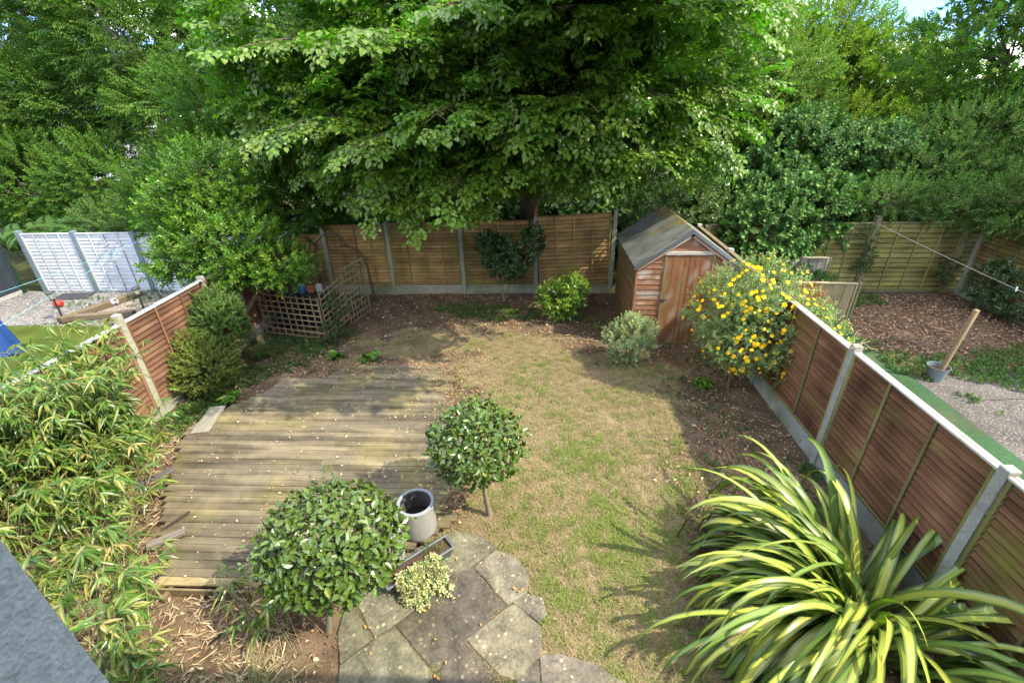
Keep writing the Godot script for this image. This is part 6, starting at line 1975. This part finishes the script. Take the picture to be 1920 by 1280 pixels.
func houses() -> void:
	# the house the garden is seen from: a rendered wall with the open window
	var root := thing("house", "house with grey blue rendered wall beside the open window", "house", Vector3(0, 0, 0))
	var wl := Color(0.36, 0.42, 0.46)
	var w := MB.new()
	w.us = 3.0
	w.stain = func(p: Vector3, c: Color) -> Color: return c * (1.0 + 0.25 * wob.get_noise_3dv(p * 300))
	var x0 := -7.0
	var x1 := 5.2
	var l := -0.268
	var r := 1.35
	var y0 := 4.05
	var y1 := 5.6
	for q in [[x0, l, 0.0, 6.2], [r, x1, 0.0, 6.2], [l, r, 0.0, y0], [l, r, y1, 6.2]]:
		w.box(Vector3((q[0] + q[1]) * 0.5, (q[2] + q[3]) * 0.5, 0.01), Vector3(q[1] - q[0], q[3] - q[2], 0.32), wl)
	part("wall", w.mesh(M.render), root)
	var o := MB.new()
	for q in [[Vector3(x0 + 0.15, 3.1, 4.2), Vector3(0.3, 6.2, 8.0)], [Vector3(x1 - 0.15, 3.1, 4.2), Vector3(0.3, 6.2, 8.0)], [Vector3((x0 + x1) / 2, 3.1, 8.35), Vector3(x1 - x0, 6.2, 0.3)], [Vector3((x0 + x1) / 2, 2.6, 4.2), Vector3(x1 - x0 - 0.7, 0.2, 7.9)]]:
		o.box(q[0], q[1], Color(0.5, 0.48, 0.44))
	part("side_wall", o.mesh(M.render), root)
	var rf_ := MB.new()
	rf_.box(Vector3((x0 + x1) / 2, 7.2, 2.0), Vector3(x1 - x0 + 0.4, 0.2, 5.4), Color(0.14, 0.09, 0.07), 0.0, Basis(Vector3(1, 0, 0), -0.48))
	rf_.box(Vector3((x0 + x1) / 2, 7.2, 6.5), Vector3(x1 - x0 + 0.4, 0.2, 5.4), Color(0.14, 0.09, 0.07), 0.0, Basis(Vector3(1, 0, 0), 0.48))
	part("roof", rf_.mesh(M.felt), root)
	# pale house glimpsed far behind the trees
	var h := thing("far_house", "pale walled house glimpsed through the trees at the far left", "house", Vector3(-30.5, 0, -38))
	var m := MB.new()
	m.box(Vector3(0, 2.7, 0), Vector3(11, 5.4, 7), Color(0.75, 0.74, 0.72))
	part("wall", m.mesh(M.render), h)
	var rm := MB.new()
	rm.quad(Vector3(-5.9, 5.2, 3.9), Vector3(5.9, 5.2, 3.9), Vector3(5.9, 8.0, 0), Vector3(-5.9, 8.0, 0), Color(0.36, 0.28, 0.25), Vector3(0, 1, 0.5))
	rm.quad(Vector3(-5.9, 5.2, -3.9), Vector3(5.9, 5.2, -3.9), Vector3(5.9, 8.0, 0), Vector3(-5.9, 8.0, 0), Color(0.36, 0.28, 0.25), Vector3(0, 1, -0.5))
	for s in [-5.49, 5.49]:
		rm.tri(Vector3(s, 5.39, 3.5), Vector3(s, 5.39, -3.5), Vector3(s, 7.9, 0), Color(0.7, 0.68, 0.66), Vector3(s, 0, 0))
	part("roof", rm.mesh(M.felt), h)
	for x in [-3.4, 0.2, 3.6]:
		for y in [1.6, 4.1]:
			var f := MB.new()
			for q in [[Vector3(x, y + 0.6, 3.55), Vector3(1.3, 0.1, 0.1)], [Vector3(x, y - 0.6, 3.55), Vector3(1.3, 0.1, 0.1)], [Vector3(x - 0.6, y, 3.55), Vector3(0.1, 1.1, 0.1)], [Vector3(x + 0.6, y, 3.55), Vector3(0.1, 1.1, 0.1)], [Vector3(x, y, 3.55), Vector3(0.06, 1.1, 0.09)]]:
				f.box(q[0], q[1], Color(0.8, 0.8, 0.8))
			var win := part("window", f.mesh(M.plain), h)
			var g := MB.new()
			g.box(Vector3(x, y, 3.51), Vector3(1.15, 1.15, 0.03), Color(0.1, 0.12, 0.13))
			part("pane", g.mesh(M.pane), win)


func sky() -> PanoramaSkyMaterial:
	var f := FastNoiseLite.new()
	f.seed = 159
	f.frequency = 0.9
	f.fractal_octaves = 5
	var im := Image.create(1024, 512, false, Image.FORMAT_RGBF)
	for y in 512:
		var el := PI * 0.5 - PI * (y + 0.5) / 512.0
		for x in 1024:
			var az := TAU * (x + 0.5) / 1024.0
			var d := Vector3(cos(el) * sin(az), sin(el), -cos(el) * cos(az))
			var c := Color(0.32, 0.55, 0.95).lerp(Color(0.055, 0.2, 0.62), pow(clampf(d.y, 0, 1), 0.45))
			if d.y < 0.0:
				c = Color(0.2, 0.2, 0.17)
			else:
				var q := d / (d.y + 0.35) * 1.6
				var n := f.get_noise_3d(q.x, d.y * 0.6, q.z)
				var k := smoothstep(-0.22, 0.22, n)
				c = c.lerp(Color(1.3, 1.28, 1.22), k * 0.92)
			im.set_pixel(x, y, c)
	var m := PanoramaSkyMaterial.new()
	m.panorama = ImageTexture.create_from_image(im)
	m.energy_multiplier = 2.1
	return m


func _ready() -> void:
	R.seed = 4242
	wob.noise_type = FastNoiseLite.TYPE_SIMPLEX_SMOOTH
	wob.seed = 3
	fine.noise_type = FastNoiseLite.TYPE_SIMPLEX
	fine.seed = 8
	fine.fractal_octaves = 3
	# camera, sky, sun, exposure
	var cam := Camera3D.new()
	cam.name = "camera"
	cam.fov = 72.05
	cam.near = 0.02
	cam.far = 1200.0
	cam.position = Vector3(0, 4.75, 0)
	cam.rotation_degrees = Vector3(-27.5, 3.4, -1.5)
	add_child(cam)
	cam.current = true
	var env := Environment.new()
	env.background_mode = Environment.BG_SKY
	var sk := Sky.new()
	sk.sky_material = sky()
	env.sky = sk
	env.tonemap_mode = Environment.TONE_MAPPER_LINEAR
	env.tonemap_exposure = 1.85
	env.sdfgi_enabled = true
	env.ssao_enabled = true
	env.ssil_enabled = true
	var we := WorldEnvironment.new()
	we.name = "environment"
	we.environment = env
	add_child(we)
	var sun := DirectionalLight3D.new()
	sun.name = "sun"
	sun.light_energy = 1.6
	sun.light_color = Color(1.0, 0.95, 0.85)
	sun.light_angular_distance = 0.5
	sun.shadow_enabled = true
	sun.look_at_from_position(Vector3.ZERO, Vector3(-0.88, -1.0, -0.32))
	add_child(sun)
	# setting, then things, small details last
	textures()
	patio()
	grounds()
	houses()
	deck()
	objects()
	vegetation()
	lawn_grass()
	leaf_litter()
	pebbles()
	straw()
